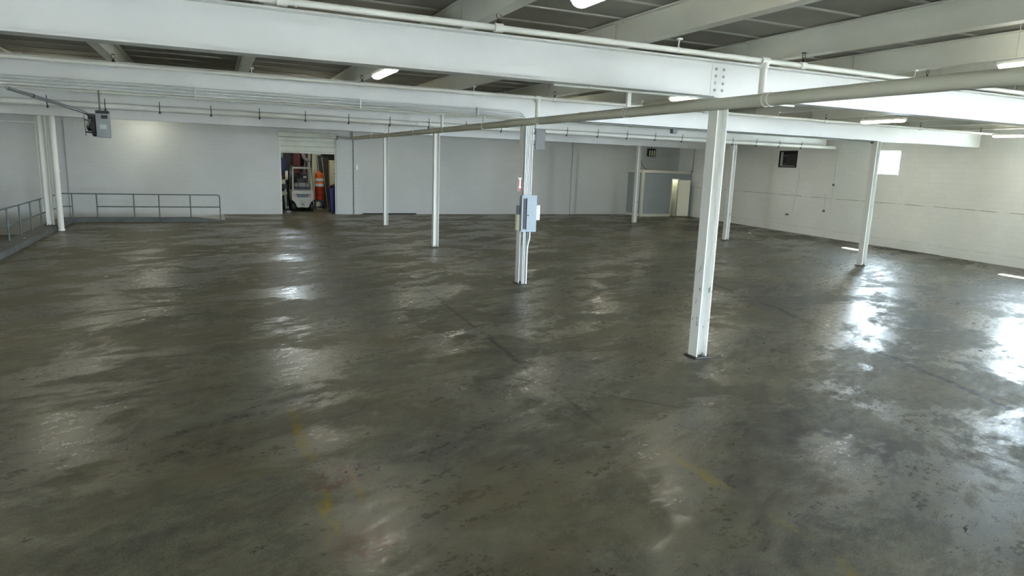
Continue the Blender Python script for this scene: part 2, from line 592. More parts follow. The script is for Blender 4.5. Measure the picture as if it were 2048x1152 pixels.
# left wall, with an unseen doorway added to let daylight in
LD0, LD1, LDZ = .0, 1.2, 2.3
wl = MB()
wl.bb((XL - .3, Y0, -1.2), (XL, LD0, 5.4))
wl.bb((XL - .3, LD1, -1.2), (XL, YB + .3, 5.4))
wl.bb((XL - .3, LD0, LDZ), (XL, LD1, 5.4))
struct('wall_left', wl, m_wall_b)
pd = bpy.data.lights.new('window_portal', 'AREA')
pd.shape = 'RECTANGLE'
pd.size, pd.size_y = LD1 - LD0, LDZ + .9
pd.cycles.is_portal = True
po = bpy.data.objects.new('window_portal', pd)
C.objects.link(po)
po.location = (XL - .28, (LD0 + LD1) / 2, (LDZ - .9) / 2)
po.rotation_euler = (PI / 2, 0, -PI / 2)
# behind the camera: front wall, its unseen doorway added for daylight on the girders
FD0, FD1, FDZ = 4.0, 5.6, 2.5
wf = MB()
wf.bb((XL, Y0 - .3, -1.2), (FD0, Y0, 5.4))
wf.bb((FD1, Y0 - .3, -1.2), (24.2, Y0, 5.4))
wf.bb((FD0, Y0 - .3, FDZ), (FD1, Y0, 5.4))
wf.bb((FD0, Y0 - .3, -1.2), (FD1, Y0, -.2))
struct('wall_front', wf, m_wall_b)
pd = bpy.data.lights.new('window_portal', 'AREA')
pd.shape = 'RECTANGLE'
pd.size, pd.size_y = FD1 - FD0, FDZ
pd.cycles.is_portal = True
po = bpy.data.objects.new('window_portal', pd)
C.objects.link(po)
po.location = ((FD0 + FD1) / 2, Y0 - .28, FDZ / 2)
po.rotation_euler = (PI / 2, 0, 0)

# right wall with its row of small high windows and the hole for the air conditioner
WINY = [20.40, 13.65, 6.9, .15]
WW, WZ0, WZ1 = 1.16, 3.13, 4.13
T0 = Matrix(((WD.x, WN.x, 0, xw(0)), (WD.y, WN.y, 0, 0), (0, 0, 1, 0), (0, 0, 0, 1)))
rw = MB()
th = .3
holes = [(wy(y) - WW / 2, wy(y) + WW / 2, WZ0, WZ1) for y in WINY] + [(wy(26.0), wy(27.33), 3.31, 4.17)]
SD0, SD1, SDZ = wy(-6.0), wy(-1.0), 3.9         # unseen doorway added to bring more daylight to the right side
holes = [q for q in holes if q[1] < SD0 or q[0] > SD1] + [(SD0, SD1, -.2, SDZ)]
holes.sort()
s0, s1 = wy(Y0 - .3), wy(YB + .4)
cur = s0
for a, b, z0, z1 in holes:
    rw.bb((cur, -th, -.2), (a, 0, 5.4), T0)
    rw.bb((a, -th, -.2), (b, 0, z0), T0)
    rw.bb((a, -th, z1), (b, 0, 5.4), T0)
    cur = b
rw.bb((cur, -th, -.2), (s1, 0, 5.4), T0)
struct('wall_right', rw, m_wall_r)
m_frame = mat('window_frame_paint', (.6, .6, .58, 1), .5)
for i, y in enumerate(WINY):
    r = bpy.data.objects.new('window_%d' % (i + 1), None)
    C.objects.link(r)
    r['kind'] = 'structure'
    r.matrix_world = T0 @ Matrix.Translation((wy(y), 0, 0))
    w = WW / 2
    fm = MB()
    for a, b in (((-w, -.22, WZ0), (-w + .04, -.14, WZ1)), ((w - .04, -.22, WZ0), (w, -.14, WZ1)),
                 ((-w, -.22, WZ0), (w, -.14, WZ0 + .04)), ((-w, -.22, WZ1 - .04), (w, -.14, WZ1))):
        fm.bb(a, b)
    fm.build('window_frame', m_frame, r)
    MB().bb((-w + .03, -.185, WZ0 + .03), (w - .03, -.179, WZ1 - .03)).build('pane', m_glass, r)
    MB().bb((-w - .03, -.14, WZ0 - .04), (w + .03, .03, WZ0 - .001)).build('window_sill', m_wall_r, r)
    # sampling portal in the opening (adds no light of its own)
    pd = bpy.data.lights.new('window_portal', 'AREA')
    pd.shape = 'RECTANGLE'
    pd.size, pd.size_y = WW, WZ1 - WZ0
    pd.cycles.is_portal = True
    po = bpy.data.objects.new('window_portal', pd)
    C.objects.link(po)
    # area lamps shine along their local -Z: point into the room
    zax = -WN
    po.matrix_world = Matrix(((WD.x, 0, zax.x, 0), (WD.y, 0, zax.y, 0), (0, 1, zax.z, 0), (0, 0, 0, 1)))
    po.matrix_world.translation = T0 @ Vector((wy(y), -.25, (WZ0 + WZ1) / 2))

pd = bpy.data.lights.new('window_portal', 'AREA')
pd.shape = 'RECTANGLE'
pd.size, pd.size_y = SD1 - SD0, SDZ
pd.cycles.is_portal = True
po = bpy.data.objects.new('window_portal', pd)
C.objects.link(po)
zax = -WN
po.matrix_world = Matrix(((WD.x, 0, zax.x, 0), (WD.y, 0, zax.y, 0), (0, 1, zax.z, 0), (0, 0, 0, 1)))
po.matrix_world.translation = T0 @ Vector(((SD0 + SD1) / 2, -.28, SDZ / 2))

# yard outside the windows
struct('ground', MB().bb((-40, -60, -1.6), (120, 90, -1.3)), m_ground)

# roof deck, with the battens that carry its boards
cm = MB()
cm.prism([(XL - .3, Y0 - .3, 0), (xw(Y0 - .3) + .3, Y0 - .3, 0), (xw(YB + .3) + .3, YB + .3, 0), (XL - .3, YB + .3, 0)], (0, 0, ZC), (0, 0, 5.4))
ce = struct('ceiling', cm, m_ceil)
bt = MB().bb((XL, -.018, -.012), (29.0, .018, .012)).build('batten', m_batten, ce, (0, 7.5, ZC - .01))
for k in range(-18, 34):
    if k:
        y = 7.5 + .9 * k
        if Y0 < y < YB:
            link_copy(bt, ce, (0, y, ZC - .01))

# ------------------------------------------------------------------ girders and joists
def ibeam(mb, a, b, depth, fw, tf, tw):
    """I section swept from a to b (points on the bottom centre line)"""
    a, b = Vector(a), Vector(b)
    d = (b - a).normalized()
    s = Vector((d.y, -d.x, 0))
    u = Vector((0, 0, 1))
    pr = [(-fw / 2, 0), (fw / 2, 0), (fw / 2, tf), (tw / 2, tf), (tw / 2, depth - tf), (fw / 2, depth - tf), (fw / 2, depth),
          (-fw / 2, depth), (-fw / 2, depth - tf), (-tw / 2, depth - tf), (-tw / 2, tf), (-fw / 2, tf)]
    n = len(pr)
    vs = [p + s * x + u * z for p in (a, b) for x, z in pr]
    fs = [(k, (k + 1) % n, n + (k + 1) % n, n + k) for k in range(n)]
    # end caps as three quads each so that they stay flat
    for o in (0, n):
        fs += [(o, o + 1, o + 2, o + 11), (o + 10, o + 3, o + 4, o + 9), (o + 7, o + 8, o + 5, o + 6)]
    mb.add(vs, fs)

HB, BD = 4.20, .53
BEAMS = [(8.62, .012, 25.35), (15.64, .026, 25.95), (23.0, .026, 26.5), (30.6, .049, 27.6)]
def by(i, x):
    y, s, _ = BEAMS[i]
    return y + s * (x - 7.25)
blabel = ['white steel girder nearest the camera, bolted splice over the closest column',
          'white steel girder second from the camera, grey conduits along its lower edge',
          'white steel girder third from the camera, strapped drain pipe in front',
          'farthest white steel girder, just before the back wall']
bolt_mb = MB().lathe([(.022, 0), (.022, .012), (.016, .02)], 6, mtx=Matrix.Rotation(PI / 2, 4, 'X'))
bolt_src = None
for i, (y, s, x1) in enumerate(BEAMS):
    r = empty('steel_girder', (7.25, y, HB), blabel[i], 'girder', rz=math.atan(s))
    mb = MB()
    ibeam(mb, (XL - 7.25 + .02, 0, 0), (x1 - 7.25, 0, 0), BD, .28, .024, .016)
    mb.build('girder_section', m_beam, r)
    sp = {0: (0.02,), 3: (0.05,)}.get(i, ())
    for xs in sp:
        MB().bb((xs - .16, -.013, .05), (xs + .16, .013, BD - .05)).build('splice_plate', m_beam, r)
        for a in (-.075, .075):
            for q in range(4):
                p = (xs + a, -.0135, .105 + q * .105)
                if bolt_src is None:
                    bolt_src = bolt_mb.build('bolt', m_bolt, r, p)
                else:
                    link_copy(bolt_src, r, p)
    for xs in (0.05, 13.2):
        MB().bb((xs - .2, -.13, -.018), (xs + .2, .13, 0)).build('cap_plate', m_beam, r)

ys = [Y0] + [1.5] + [by(i, 7.25) for i in range(4)] + [YB]
bayname = ('', 'nearest bay', 'second bay', 'third bay', 'fourth bay', 'last bay')
ordn = ('first', 'second', 'third', 'fourth', 'fifth', 'sixth', 'seventh', 'eighth', 'ninth', 'tenth')
JX = [5.36 + 2.335 * k + (.16 if k > 0 else 0) for k in range(-7, 9)]
for b in (1, 2, 3, 4, 5):
    src = None
    for x in JX:
        ya = Y0 if b == 1 else by(b - 2, x) + .01
        yb = by(b - 1, x) - .01 if b < 5 else YB
        if x > xw(max(ya, Y0)) - .25:
            continue
        mb = MB()
        ibeam(mb, (0, ya, 0), (0, yb, 0), ZC - HB - BD - .027, .17, .018, .05)
        o = mb.build('roof_joist', m_joist, loc=(x, 0, HB + BD + .001))
        k = JX.index(x) - 8
        side = '%s to the right of' % ordn[k] if k >= 0 else '%s to the left of' % ordn[-k - 1]
        tag(o, 'cream roof joist in the %s, %s the closest column' % (bayname[b], side), 'joist', 'roof joists')

# ------------------------------------------------------------------ columns
def hcol(name, x, y, label, m=None, w=.2, rz=0.0):
    r = empty(name, (x, y, 0), label, 'column', rz=rz)
    mb = MB()
    t, h = .016, HB - .018
    mb.bb((-w / 2, -w / 2, .02), (-w / 2 + t, w / 2, h))
    mb.bb((w / 2 - t, -w / 2, .02), (w / 2, w / 2, h))
    mb.bb((-w / 2 + t, -.006, .02), (w / 2 - t, .006, h))
    mb.build('column_shaft', m or m_col, r)
    MB().cbox((0, 0, .0105), (w + .10, w + .10, .021), .004).build('base_plate', m_dark, r)
    for a in (-.055, .055):
        for b in (-.06, .06):
            MB().lathe([(.016, 0), (.016, .022), (.009, .022), (.009, .05)], 6, c=(a, b, .021)).build('anchor_bolt', m_conduit_d, r)
    return r
hcol('steel_column', 7.32, by(0, 7.3), 'white steel column closest to the camera, paint scraped near its foot', m_col_chip, .21)
hcol('steel_column', 7.25, by(1, 7.25), 'white steel column carrying the grey electrical panel and conduits', m_col, .22)
hcol('steel_column', 7.22, by(2, 7.2), 'white steel column between the panel column and the slender column by the shutter')
hcol('steel_column', 7.22, by(3, 7.2), 'slender white steel column nearest the roll-up shutter door', m_col, .19)
hcol('steel_column', 20.33, by(1, 20.33), 'white steel column in front of the bright window')
hcol('steel_column', 20.84, by(2, 20.84), 'white column between closest column and window column, green chipped paint', m_col_chip)
hcol('steel_column', 21.34, by(3, 21.34), 'white steel column in front of the corner office', m_col_chip)
cl = hcol('steel_column', -5.62, 29.9, 'white steel column standing on the curb by the railing corner', m_col, .22)
cl.location.z = .18
cl.scale.z = (HB - .18) / HB
# conduits strapped to that column are parts of it
for a in (-.15, -.19):
    MB().tube([(a, -.02, .55), (a, -.02, HB - .05)], .016, 8).build('conduit', m_pipe_w, cl)
dp = empty('drain_pipe', (-5.28, 29.75, 0), 'thick round white downpipe beside the curb column', 'pipe')
MB().tube([(0, 0, 0), (0, 0, HB - .01)], .105, 20).build('pipe_run', m_pipe_w, dp)
MB().lathe([(.12, 0), (.12, .06), (.107, .07)], 20).build('collar', m_pipe_w, dp)
MB().lathe([(.125, 2.2), (.125, 2.24)], 20).build('clamp', m_pipe_w, dp)

# ------------------------------------------------------------------ railing round the sunken dock
rl = empty('guard_railing', (-5.84, 33.28, .18), 'dark grey pipe guard railing along the curb of the sunken dock', 'railing')
tr = .024
zt, zm = 1.0, .46
MB().tube([(6.09, 0, -.12), (6.09, 0, zt - .09), (6.06, 0, zt - .02), (5.99, 0, zt), (4, 0, zt), (0.1, 0, zt), (0.02, -.02, zt), (0, -.1, zt), (0, -20, zt)], tr, 8).build('top_rail', m_rail, rl)
MB().tube([(6.09, 0, zm), (1.29, 0, zm)], tr, 8).build('mid_rail', m_rail, rl)
MB().tube([(.4, 0, zm), (0.0, 0, zm), (0, -20, zm)], tr, 8).build('mid_rail', m_rail, rl)
for x in (4.88, 3.64, 2.67, 1.29, .4):
    MB().tube([(x, 0, -.02), (x, 0, zt)], tr, 8).build('post', m_rail, rl)
for k in range(14):
    y = -3.75 - 1.47 * (k - .0) if k else -3.72
    MB().tube([(0, y, -.02), (0, y, zt)], tr, 8).build('post', m_rail, rl)

# ------------------------------------------------------------------ sprinkler main, branches, heads
MX, MZ = 7.0, 4.06
mp = empty('sprinkler_main', (MX, 0, MZ), 'thick white sprinkler main crossing in front of the closest column', 'pipe')
MB().tube([(0, Y0 + .05, 0), (0, 36.95, 0)], .088, 20).build('pipe_run', m_pipe, mp)
MB().tube([(0, 36.9, .0), (0, 36.98, .02), (0, 37.0, .08), (0, 37.0, .5)], .06, 12).build('riser', m_pipe, mp)
for y in (2.6, 7.25, 10.7, 14.35, 17.9, 21.45, 25.0, 28.75, 32.5):
    for dy in (-.05, .05):
        mb = MB()
        mb.lathe([(.10, -.008), (.10, .008)], 20, mtx=Matrix.Translation((0, y + dy, 0)) @ Matrix.Rotation(PI / 2, 4, 'X'))
        mb.build('clamp_ring', m_pipe_w, mp)
for y in (.2, 12.4, 16.3, 23.2, 26.8, 30.2, 34.5):
    mb = MB().lathe([(.089, -.05), (.097, -.03), (.097, .03), (.089, .05)], 20, mtx=Matrix.Translation((0, y, 0)) @ Matrix.Rotation(PI / 2, 4, 'X'))
    mb.build('coupling', m_pipe, mp)
for y in (7.4, 14.5, 21.7, 29.0):
    MB().tube([(0, y, .07), (0, y, .5)], .05, 12).build('riser', m_pipe_w, mp)
    MB().lathe([(.068, .42), (.068, .48), (.055, .5)], 12, c=(0, y, 0)).build('riser_collar', m_pipe_w, mp)
for y in (2.6, 10.7, 17.9, 25.0, 32.5):
    mb = MB().bar((0, y, .1), (0, y, .66), .075, .05, up=(0, 1, 0))
    mb.build('hanger', m_pipe_w, mp)

BY = [7.4, 14.5, 21.7, 29.0]
heads = [[.70, 3.02, 7.72, 10.4, 13.1, 15.8, 18.5, 21.2, -2.0], [-1.54, 2.92, 7.44, 11.9, 16.35, 20.53, 23.6, -5.9], [-4, 0.6, 5.2, 9.8, 14.4, 19, 23.5], [-4, 0.6, 5.2, 9.8, 14.4, 19, 23.5]]
hangs = [[.83, 5.53, 10.1, 14.9, 19.5], [.78, 5.4, 9.9, 14.5, 19.3], [.78, 5.4, 9.9, 14.5, 19.3], [.78, 5.4, 9.9, 14.5, 19.3]]
bl = ['white sprinkler branch pipe in front of the nearest girder',
      'white sprinkler branch pipe just in front of the second girder',
      'white sprinkler branch pipe between the second and third girders',
      'white sprinkler branch pipe between the third and farthest girders']
for i, y in enumerate(BY):
    r = empty('sprinkler_branch', (7.0, y, 4.58), bl[i], 'pipe', rz=.012)
    xe = xw(y) - 7.0 - .25
    MB().tube([(XL - 7 + .2, 0, 0), (xe, 0, 0)], .036, 12).build('pipe_run', m_pipe_w, r)
    MB().lathe([(.055, -.07), (.055, .07)], 12, mtx=Matrix.Rotation(PI / 2, 4, 'Y')).build('tee_fitting', m_pipe_w, r)
    for x in heads[i]:
        x -= 7.0
        MB().lathe([(.052, -.05), (.052, .05)], 10, mtx=Matrix.Translation((x, 0, 0)) @ Matrix.Rotation(PI / 2, 4, 'Y')).build('sprinkler_fitting', m_pipe_w, r)
        hd = MB()
        hd.lathe([(.028, .03), (.028, .07), (.014, .075), (.014, .10)], 8, c=(x, 0, 0))
        hd.tube([(x - .012, 0, .10), (x - .03, 0, .13), (x - .012, 0, .17)], .006, 6)
        hd.tube([(x + .012, 0, .10), (x + .03, 0, .13), (x + .012, 0, .17)], .006, 6)
        hd.lathe([(.036, .168), (.04, .175), (.01, .182)], 10, c=(x, 0, 0))
        hd.build('sprinkler_head', m_brass, r)
    for x in hangs[i]:
        x -= 7.0
        h = MB()
        h.tube([(x, 0, .03), (x + .005, 0, .11), (x + .02, 0, .14)], .009, 6)
        h.box((x + .015, 0, .139), (.06, .05, .02))
        h.lathe([(.043, -.012), (.043, .012)], 10, mtx=Matrix.Translation((x, 0, 0)) @ Matrix.Rotation(PI / 2, 4, 'Y'))
        h.build('pipe_hanger', m_pipe_w, r)

# strapped drain pipe under the third girder
r = empty('strapped_pipe', (7.2, 22.72, 4.27), 'long white pipe hung in straps along the third girder', 'pipe', rz=.026)
MB().tube([(XL - 7, 0, 0), (xw(23) - 7.2 - .3, 0, 0)], .085, 14).build('pipe_run', m_pipe_w, r)
x = -12.6
while x < 18.6:
    mb = MB().lathe([(.09, -.012), (.09, .012)], 12, mtx=Matrix.Translation((x, 0, 0)) @ Matrix.Rotation(PI / 2, 4, 'Y'))
    mb.bar((x, -.085, .0), (x, -.085, .19), .02, .006, up=(0, 1, 0))
    mb.lathe([(.026, -.14), (.026, -.085)], 8, c=(x, -.03, 0))
    mb.build('pipe_strap', m_dark, r)
    x += 1.36

# conduits along the second girder, turning down into the panel column
cd = empty('conduit_bundle', (7.25, by(1, 7.25), 0), 'three grey conduits along the second girder bending down to the panel', 'conduit', rz=.026)
for k, (yy, zz, bx, yd) in enumerate(((-.19, 4.32, -.07, -.165), (-.19, 4.255, -.025, -.165), (-.19, 4.192, .02, -.165))):
    pts = [(XL - 7.2 + .05, yy, zz), (bx - .28, yy, zz)]
    for q in range(1, 6):
        a = q / 5 * PI / 2
        pts.append((bx - .28 + .28 * math.sin(a), yy + (yd - yy) * q / 5, zz - .28 * (1 - math.cos(a))))
    pts.append((bx, yd, 2.27))
    MB().tube(pts, .021, 8).build('conduit', m_conduit, cd)
for x in (-18, -14.5, -11, -7.5, -4.2, -1.4):
    MB().box((x, -.186, 4.255), (.035, .075, .2)).build('conduit_clamp', m_conduit, cd)
for k, bx in enumerate((.065, .115)):
    MB().tube([(bx, -.165, HB - .02), (bx, -.165, 2.27)], .02 if k else .016, 8).build('conduit', m_conduit, cd)
# conduits below the panel
cd2 = empty('conduit_bundle', (7.25, by(1, 7.25), 0), 'conduits running from the panel bottom down to the floor', 'conduit')
for k, (xa, xb, rr) in enumerate(((-.03, -.03, .018), (.015, .015, .018), (.075, .05, .02), (.14, .085, .024))):
    MB().tube([(xa, -.15, 1.38), (xa, -.15, 1.2), (xb, -.15, .95), (xb, -.15, 0)], rr, 8).build('conduit', m_conduit if k != 2 else m_conduit_d, cd2)
# dark conduit on the second girder further right, with a junction box
cd3 = empty('conduit_bundle', (7.25, by(1, 7.25), 0), 'dark thin conduits under the second girder beyond the panel column', 'conduit', rz=.026)
for zz, yy in ((4.175, -.04), (4.175, .05)):
    MB().tube([(.6, yy, zz), (12.8, yy, zz)], .018, 6).build('conduit', m_conduit_d, cd3)
MB().cbox((4.6, -.02, 4.10), (.16, .12, .12), .01).build('junction_box', m_dark, cd3)
MB().lathe([(.05, 0), (.05, .08)], 10, c=(12.85, 0, 4.115)).build('junction_box', m_dark, cd3)

# ------------------------------------------------------------------ electrical panel and what hangs round it
PY = by(1, 7.25) - .13
pn = empty('electrical_panel', (7.29, PY, 1.38), 'grey-blue electrical panel on the conduit column, door ajar', 'panel')
MB().cbox((0, -.075, .45), (.40, .15, .90), .008).build('panel_box', m_panelbox_d, pn)
MB().cbox((.0, -.155, .45), (.42, .012, .92), .004).build('panel_cover', m_panelbox, pn)
dr = MB().cbox((.13, 0, 0), (.27, .014, .80), .004).build('panel_door', m_panelbox, pn, (-.07, -.175, .44))
MB().lathe([(.016, 0), (.016, .02)], 10, mtx=Matrix.Rotation(PI / 2, 4, 'X')).build('latch', m_dark, dr, (.03, -.006, -.03))
MB().bb((-.17, -.165, .06), (-.075, -.161, .83)).build('recess_shade', m_dark, pn)  # dark strip stands in for the shade of the door recess
o = empty('switch_box', (7.565, PY, 1.66), 'small white switch box on the right side of the grey panel', 'switch box')
MB().cbox((0, -.05, .19), (.12, .10, .38), .006).build('box_body', m_white, o)
MB().bb((-.005, -.104, .04), (.005, -.1, .34)).build('cover_seam', m_conduit, o)
MB().bb((-.09, -.03, .1), (-.05, .03, .28)).build('nipple', m_conduit, o)
o = empty('switch_box', (7.05, PY + .06, 1.40), 'narrow cream switch box left of the grey panel, low down', 'switch box')
MB().cbox((0, -.05, .2), (.07, .12, .40), .006).build('box_body', m_cream, o)
MB().cbox((0, -.05, .52), (.05, .10, .22), .006).build('upper_cover', m_heater, o)
# extinguisher arrow sign
sg = empty('extinguisher_sign', (7.085, by(1, 7.25) - .119, 2.40), 'red sign with a white down arrow on the panel column', 'sign')
MB().bb((-.052, -.004, 0), (.052, .004, .36)).build('sign_plate', m_white, sg)
MB().bb((-.046, -.006, .006), (.046, -.004, .354)).build('sign_field', m_red, sg)
ar = MB()
ar.bb((-.046, -.008, .275), (.046, -.006, .325))
ar.bb((-.022, -.008, .10), (.022, -.006, .275))
ar.add([(-.042, -.008, .10), (.042, -.008, .10), (0, -.008, .025), (-.042, -.006, .10), (.042, -.006, .10), (0, -.006, .025)],
       [(0, 2, 1), (3, 4, 5), (0, 1, 4, 3), (1, 2, 5, 4), (2, 0, 3, 5)])
ar.build('arrow', m_white, sg)
MB().bb((-.045, -.008, .335), (.045, -.006, .35)).build('sign_band', m_dark, sg)

# ------------------------------------------------------------------ lamps
def lamp(x, y, label, z=4.49, group=None, top=None):
    r = empty('strip_lamp', (x, y, z), label, 'lamp', group)
    mb = MB()
    n = 12
    prof = []
    for k in range(n + 1):
        a = PI + PI * k / n
        prof.append((.085 * math.cos(a), .0, .05 * math.sin(a)))
    vs = []
    L = .61
    for yy, s in ((-L, .7), (-L + .03, 1), (L - .03, 1), (L, .7)):
        vs += [(p[0] * s, yy, p[2] * s) for p in prof]
    m = n + 1
    fs = [(i * m + k, i * m + k + 1, (i + 1) * m + k + 1, (i + 1) * m + k) for i in range(3) for k in range(n)]
    fs += [tuple(range(m)), tuple(range(3 * m, 4 * m))]
    mb.add(vs, fs, False)
    mb.build('diffuser', m_tube, r)
    MB().cbox((0, 0, .035), (.16, 1.27, .06), .012).build('housing', m_lamp_body, r)
    for yy in (-.45, .45):
        MB().tube([(0, yy, .06), (0, yy, (top or ZC) - z)], .006, 6).build('hanger_rod', m_conduit, r)
    return r
vis = {(1, 1): 'glowing strip lamp above the second girder, in line with the shutter door',
       (2, 1): 'glowing strip lamp overlapping the thick sprinkler main by the closest column',
       (3, 1): 'glowing strip lamp between the closest column and the bright window',
       (4, 1): 'glowing strip lamp cut by the photo edge above the right wall',
       (1, 0): 'glowing strip lamp cut by the top edge of the photo',
       (2, 0): 'glowing strip lamp at the photo edge above the thick sprinkler main'}
pos = {(1, 1): (2.70, 11.5), (2, 1): (8.97, 11.45), (3, 1): (16.2, 12.65), (4, 1): (23.75, 13.75), (1, 0): (3.0, 4.86), (2, 0): (9.4, 5.12)}
XS, YS = (-3.7, 2.75, 9.2, 16.3, 23.2), (5.0, 11.7, 18.9, 26.2, 33.6)
nth = ('first', 'second', 'third', 'fourth', 'fifth')
rowname = ('in the row before the nearest girder', 'between nearest and second girders', 'between second and third girders', 'between third and farthest girders', 'by the back wall')
for i, x in enumerate(XS):
    for j, y in enumerate(YS):
        if (i, j) in pos:
            lamp(pos[(i, j)][0], pos[(i, j)][1], vis[(i, j)], 4.53 if i == 2 else 4.49, top=HB + BD if (i, j) == (1, 0) else None)
        else:
            if (i, j) == (0, 4):
                x, y = -2.9, 35.7
            lamp(x, y, 'strip lamp %s, %s from the truck dock side' % (rowname[j], nth[i]), 4.53 if (i, j) == (0, 2) else (4.7 if j == 4 else 4.56), group='strip lamps behind the girders')

for y, w_ in ((26.2, 'nearer'), (33.9, 'farther')):  # two unseen lamps added to brighten the far left of the back wall
    lamp(-9.6, y, 'unseen strip lamp added over the sunken truck dock, the %s of two' % w_, 4.7, group='strip lamps behind the girders')
fc = empty('lamp_conduit', (0, 0, 0), 'thin white conduit under the nearest girder feeding the lamp by the closest column', 'conduit')
MB().tube([(4.4, by(0, 4.4) + .05, 4.18), (8.95, by(0, 8.95) + .05, 4.18), (8.97, by(0, 8.95) + .16, 4.185), (8.97, 10.3, 4.44), (8.97, 10.9, 4.60)], .016, 8).build('conduit', m_pipe_w, fc)
for x in (5.0, 6.4, 8.2):
    MB().box((x, by(0, x) + .05, 4.188), (.05, .04, .024)).build('conduit_clamp', m_pipe_w, fc)

# ------------------------------------------------------------------ unit heater
ht = empty('unit_heater', (-2.32, 19.0, 3.34), 'grey gas unit heater with black fan hung below the girders', 'heater')
hb = MB().cbox((0, -.13, .28), (.28, .24, .56), .01).build('cabinet', m_heater, ht)
MB().bb((-.02, -.256, .44), (.11, -.249, .52)).build('vent_opening', m_black, ht)
MB().bb((-.06, -.258, .20), (.08, -.25, .30)).build('access_plate', mat('heater_plate', (.42, .46, .46, 1), .3, metal=.4), ht)
MB().cbox((0, -.13, .595), (.27, .22, .06), .01).build('draft_hood', m_dark, ht)
for q in range(6):
    MB().bar((.14, -.22, .13 + q * .075), (.175, -.22, .115 + q * .075), .04, .006).build('louver', m_heater, ht)
    ht.children[-1].scale = (1, 1, 1)
fan = MB()
fan.lathe([(.06, -.09), (.11, -.06), (.11, .06), (.04, .09)], 14, mtx=Matrix.Translation((-.25, -.14, .25)) @ Matrix.Rotation(PI / 2, 4, 'Y'))
fan.build('fan_motor', m_black, ht)
for q in range(4):
    a = q * PI / 2 + .5
    mt = Matrix.Translation((-.21, -.13, .25)) @ Matrix.Rotation(a, 4, 'X') @ Matrix.Rotation(.5, 4, 'Z')
    MB().cbox((0, 0, .12), (.012, .13, .17), .005, mt).build('fan_blade', m_black, ht)
MB().lathe([(.24, -.06), (.24, .0)], 20, mtx=Matrix.Translation((-.16, -.12, .26)) @ Matrix.Rotation(PI / 2, 4, 'Y')).build('fan_shroud', m_black, ht)
MB().tube([(-.36, -.18, .02), (-.375, -.18, .50)], .008, 6).build('guard_rod', m_dark, ht)
MB().tube([(-.36, -.18, .12), (-.16, -.12, .10)], .02, 6).build('guard_arm', m_dark, ht)
MB().tube([(-.37, -.18, .40), (-.16, -.12, .36)], .014, 6).build('guard_arm', m_dark, ht)
MB().cbox((-.22, -.16, .47), (.15, .14, .13), .01).build('gas_valve', m_dark, ht)
MB().tube([(-.05, -.2, .62), (-.05, -.2, 1.38)], .008, 6).build('hanger_rod', m_dark, ht)
MB().tube([(-.05, -.06, .62), (-.05, -.06, 1.38)], .008, 6).build('hanger_rod', m_dark, ht)
gp = empty('gas_pipe', (0, 0, 0), 'thin grey pipe sloping from the second girder to the heater', 'pipe')
MB().tube([(-3.4, 15.45, 4.13), (-3.25, 16.7, 4.09), (-2.75, 19.0, 3.93), (-2.62, 18.98, 3.86), (-2.52, 18.9, 3.86)], .034, 10).build('pipe_run', m_heater, gp)
MB().lathe([(.04, -.04), (.04, .04)], 10, mtx=Matrix.Translation((-3.25, 16.7, 4.09)) @ Matrix.Rotation(PI / 2, 4, 'X')).build('pipe_coupling', m_dark, gp)

# ------------------------------------------------------------------ things on the right wall
ac = empty('air_conditioner', (0, 0, 0), 'black framed air conditioner set into the right wall', 'air conditioner')
ac.matrix_world = T0 @ Matrix.Translation((wy(26.665), 0, 3.74))
m_acw = mat('ac_steel', (.10, .10, .10, 1), .35, metal=.5)
f = MB()
w, h = .665, .43
f.bb((-w, -.28, -h), (-w + .06, .04, h)); f.bb((w - .06, -.28, -h), (w, .04, h))
f.bb((-w, -.28, h - .05), (w, .04, h)); f.bb((-w, -.28, -h), (w, .04, -h + .05))
f.build('sleeve_frame', m_black, ac)
MB().bb((-w + .06, -.29, -h + .05), (w - .06, -.27, h - .05)).build('back_plate', m_black, ac)
MB().cbox((-.06, -.14, -.05), (.98, .24, .60), .015).build('ac_body', m_acw, ac)
MB().bb((-.47, -.03, -.30), (.12, -.012, .20)).build('intake_grille', m_dark, ac)
for q in range(8):
    MB().bb((-.46, -.012, -.28 + q * .06), (.11, -.004, -.265 + q * .06)).build('grille_slat', m_acw, ac)
MB().bb((.16, -.03, -.22), (.38, -.012, .12)).build('control_panel', m_black, ac)
MB().bb((.50, -.10, -.36), (.535, .03, .36)).build('sleeve_edge', m_conduit, ac)
MB().bb((-.5, -.05, -.372), (.5, -.0, -.35)).build('drip_edge', m_conduit, ac)
cbx = empty('wall_cable', (0, 0, 0), 'thin cable drooping down the wall from the air conditioner to an outlet', 'cable')
cbx.matrix_world = T0
MB().tube([(wy(25.75), .015, 3.35), (wy(25.7), .015, 2.9), (wy(25.75), .015, 2.2), (wy(25.85), .015, 1.5), (wy(25.95), .015, .98)], .008, 6).build('cable_run', m_conduit, cbx)
ob = empty('wall_outlet', (0, 0, 0), 'small grey outlet box low on the right wall, under the air conditioner', 'outlet')
ob.matrix_world = T0 @ Matrix.Translation((wy(26.25), 0, .90))
MB().cbox((0, .02, 0), (.16, .05, .10), .008).build('outlet_box', m_heater, ob)
MB().cbox((.12, .02, -.01), (.07, .05, .06), .008).build('plug', m_dark, ob)
wc = empty('wall_conduit', (0, 0, 0), 'thin white conduit down the right wall below the third girder end', 'conduit')
wc.matrix_world = T0
MB().tube([(wy(23.33), .03, 4.2), (wy(23.33), .03, 2.55), (wy(23.33), .03, 1.3)], .018, 8).build('conduit', m_pipe_w, wc)
MB().tube([(wy(23.75), .03, 2.1), (wy(23.75), .03, 1.3)], .014, 8).build('conduit', m_pipe_w, wc)
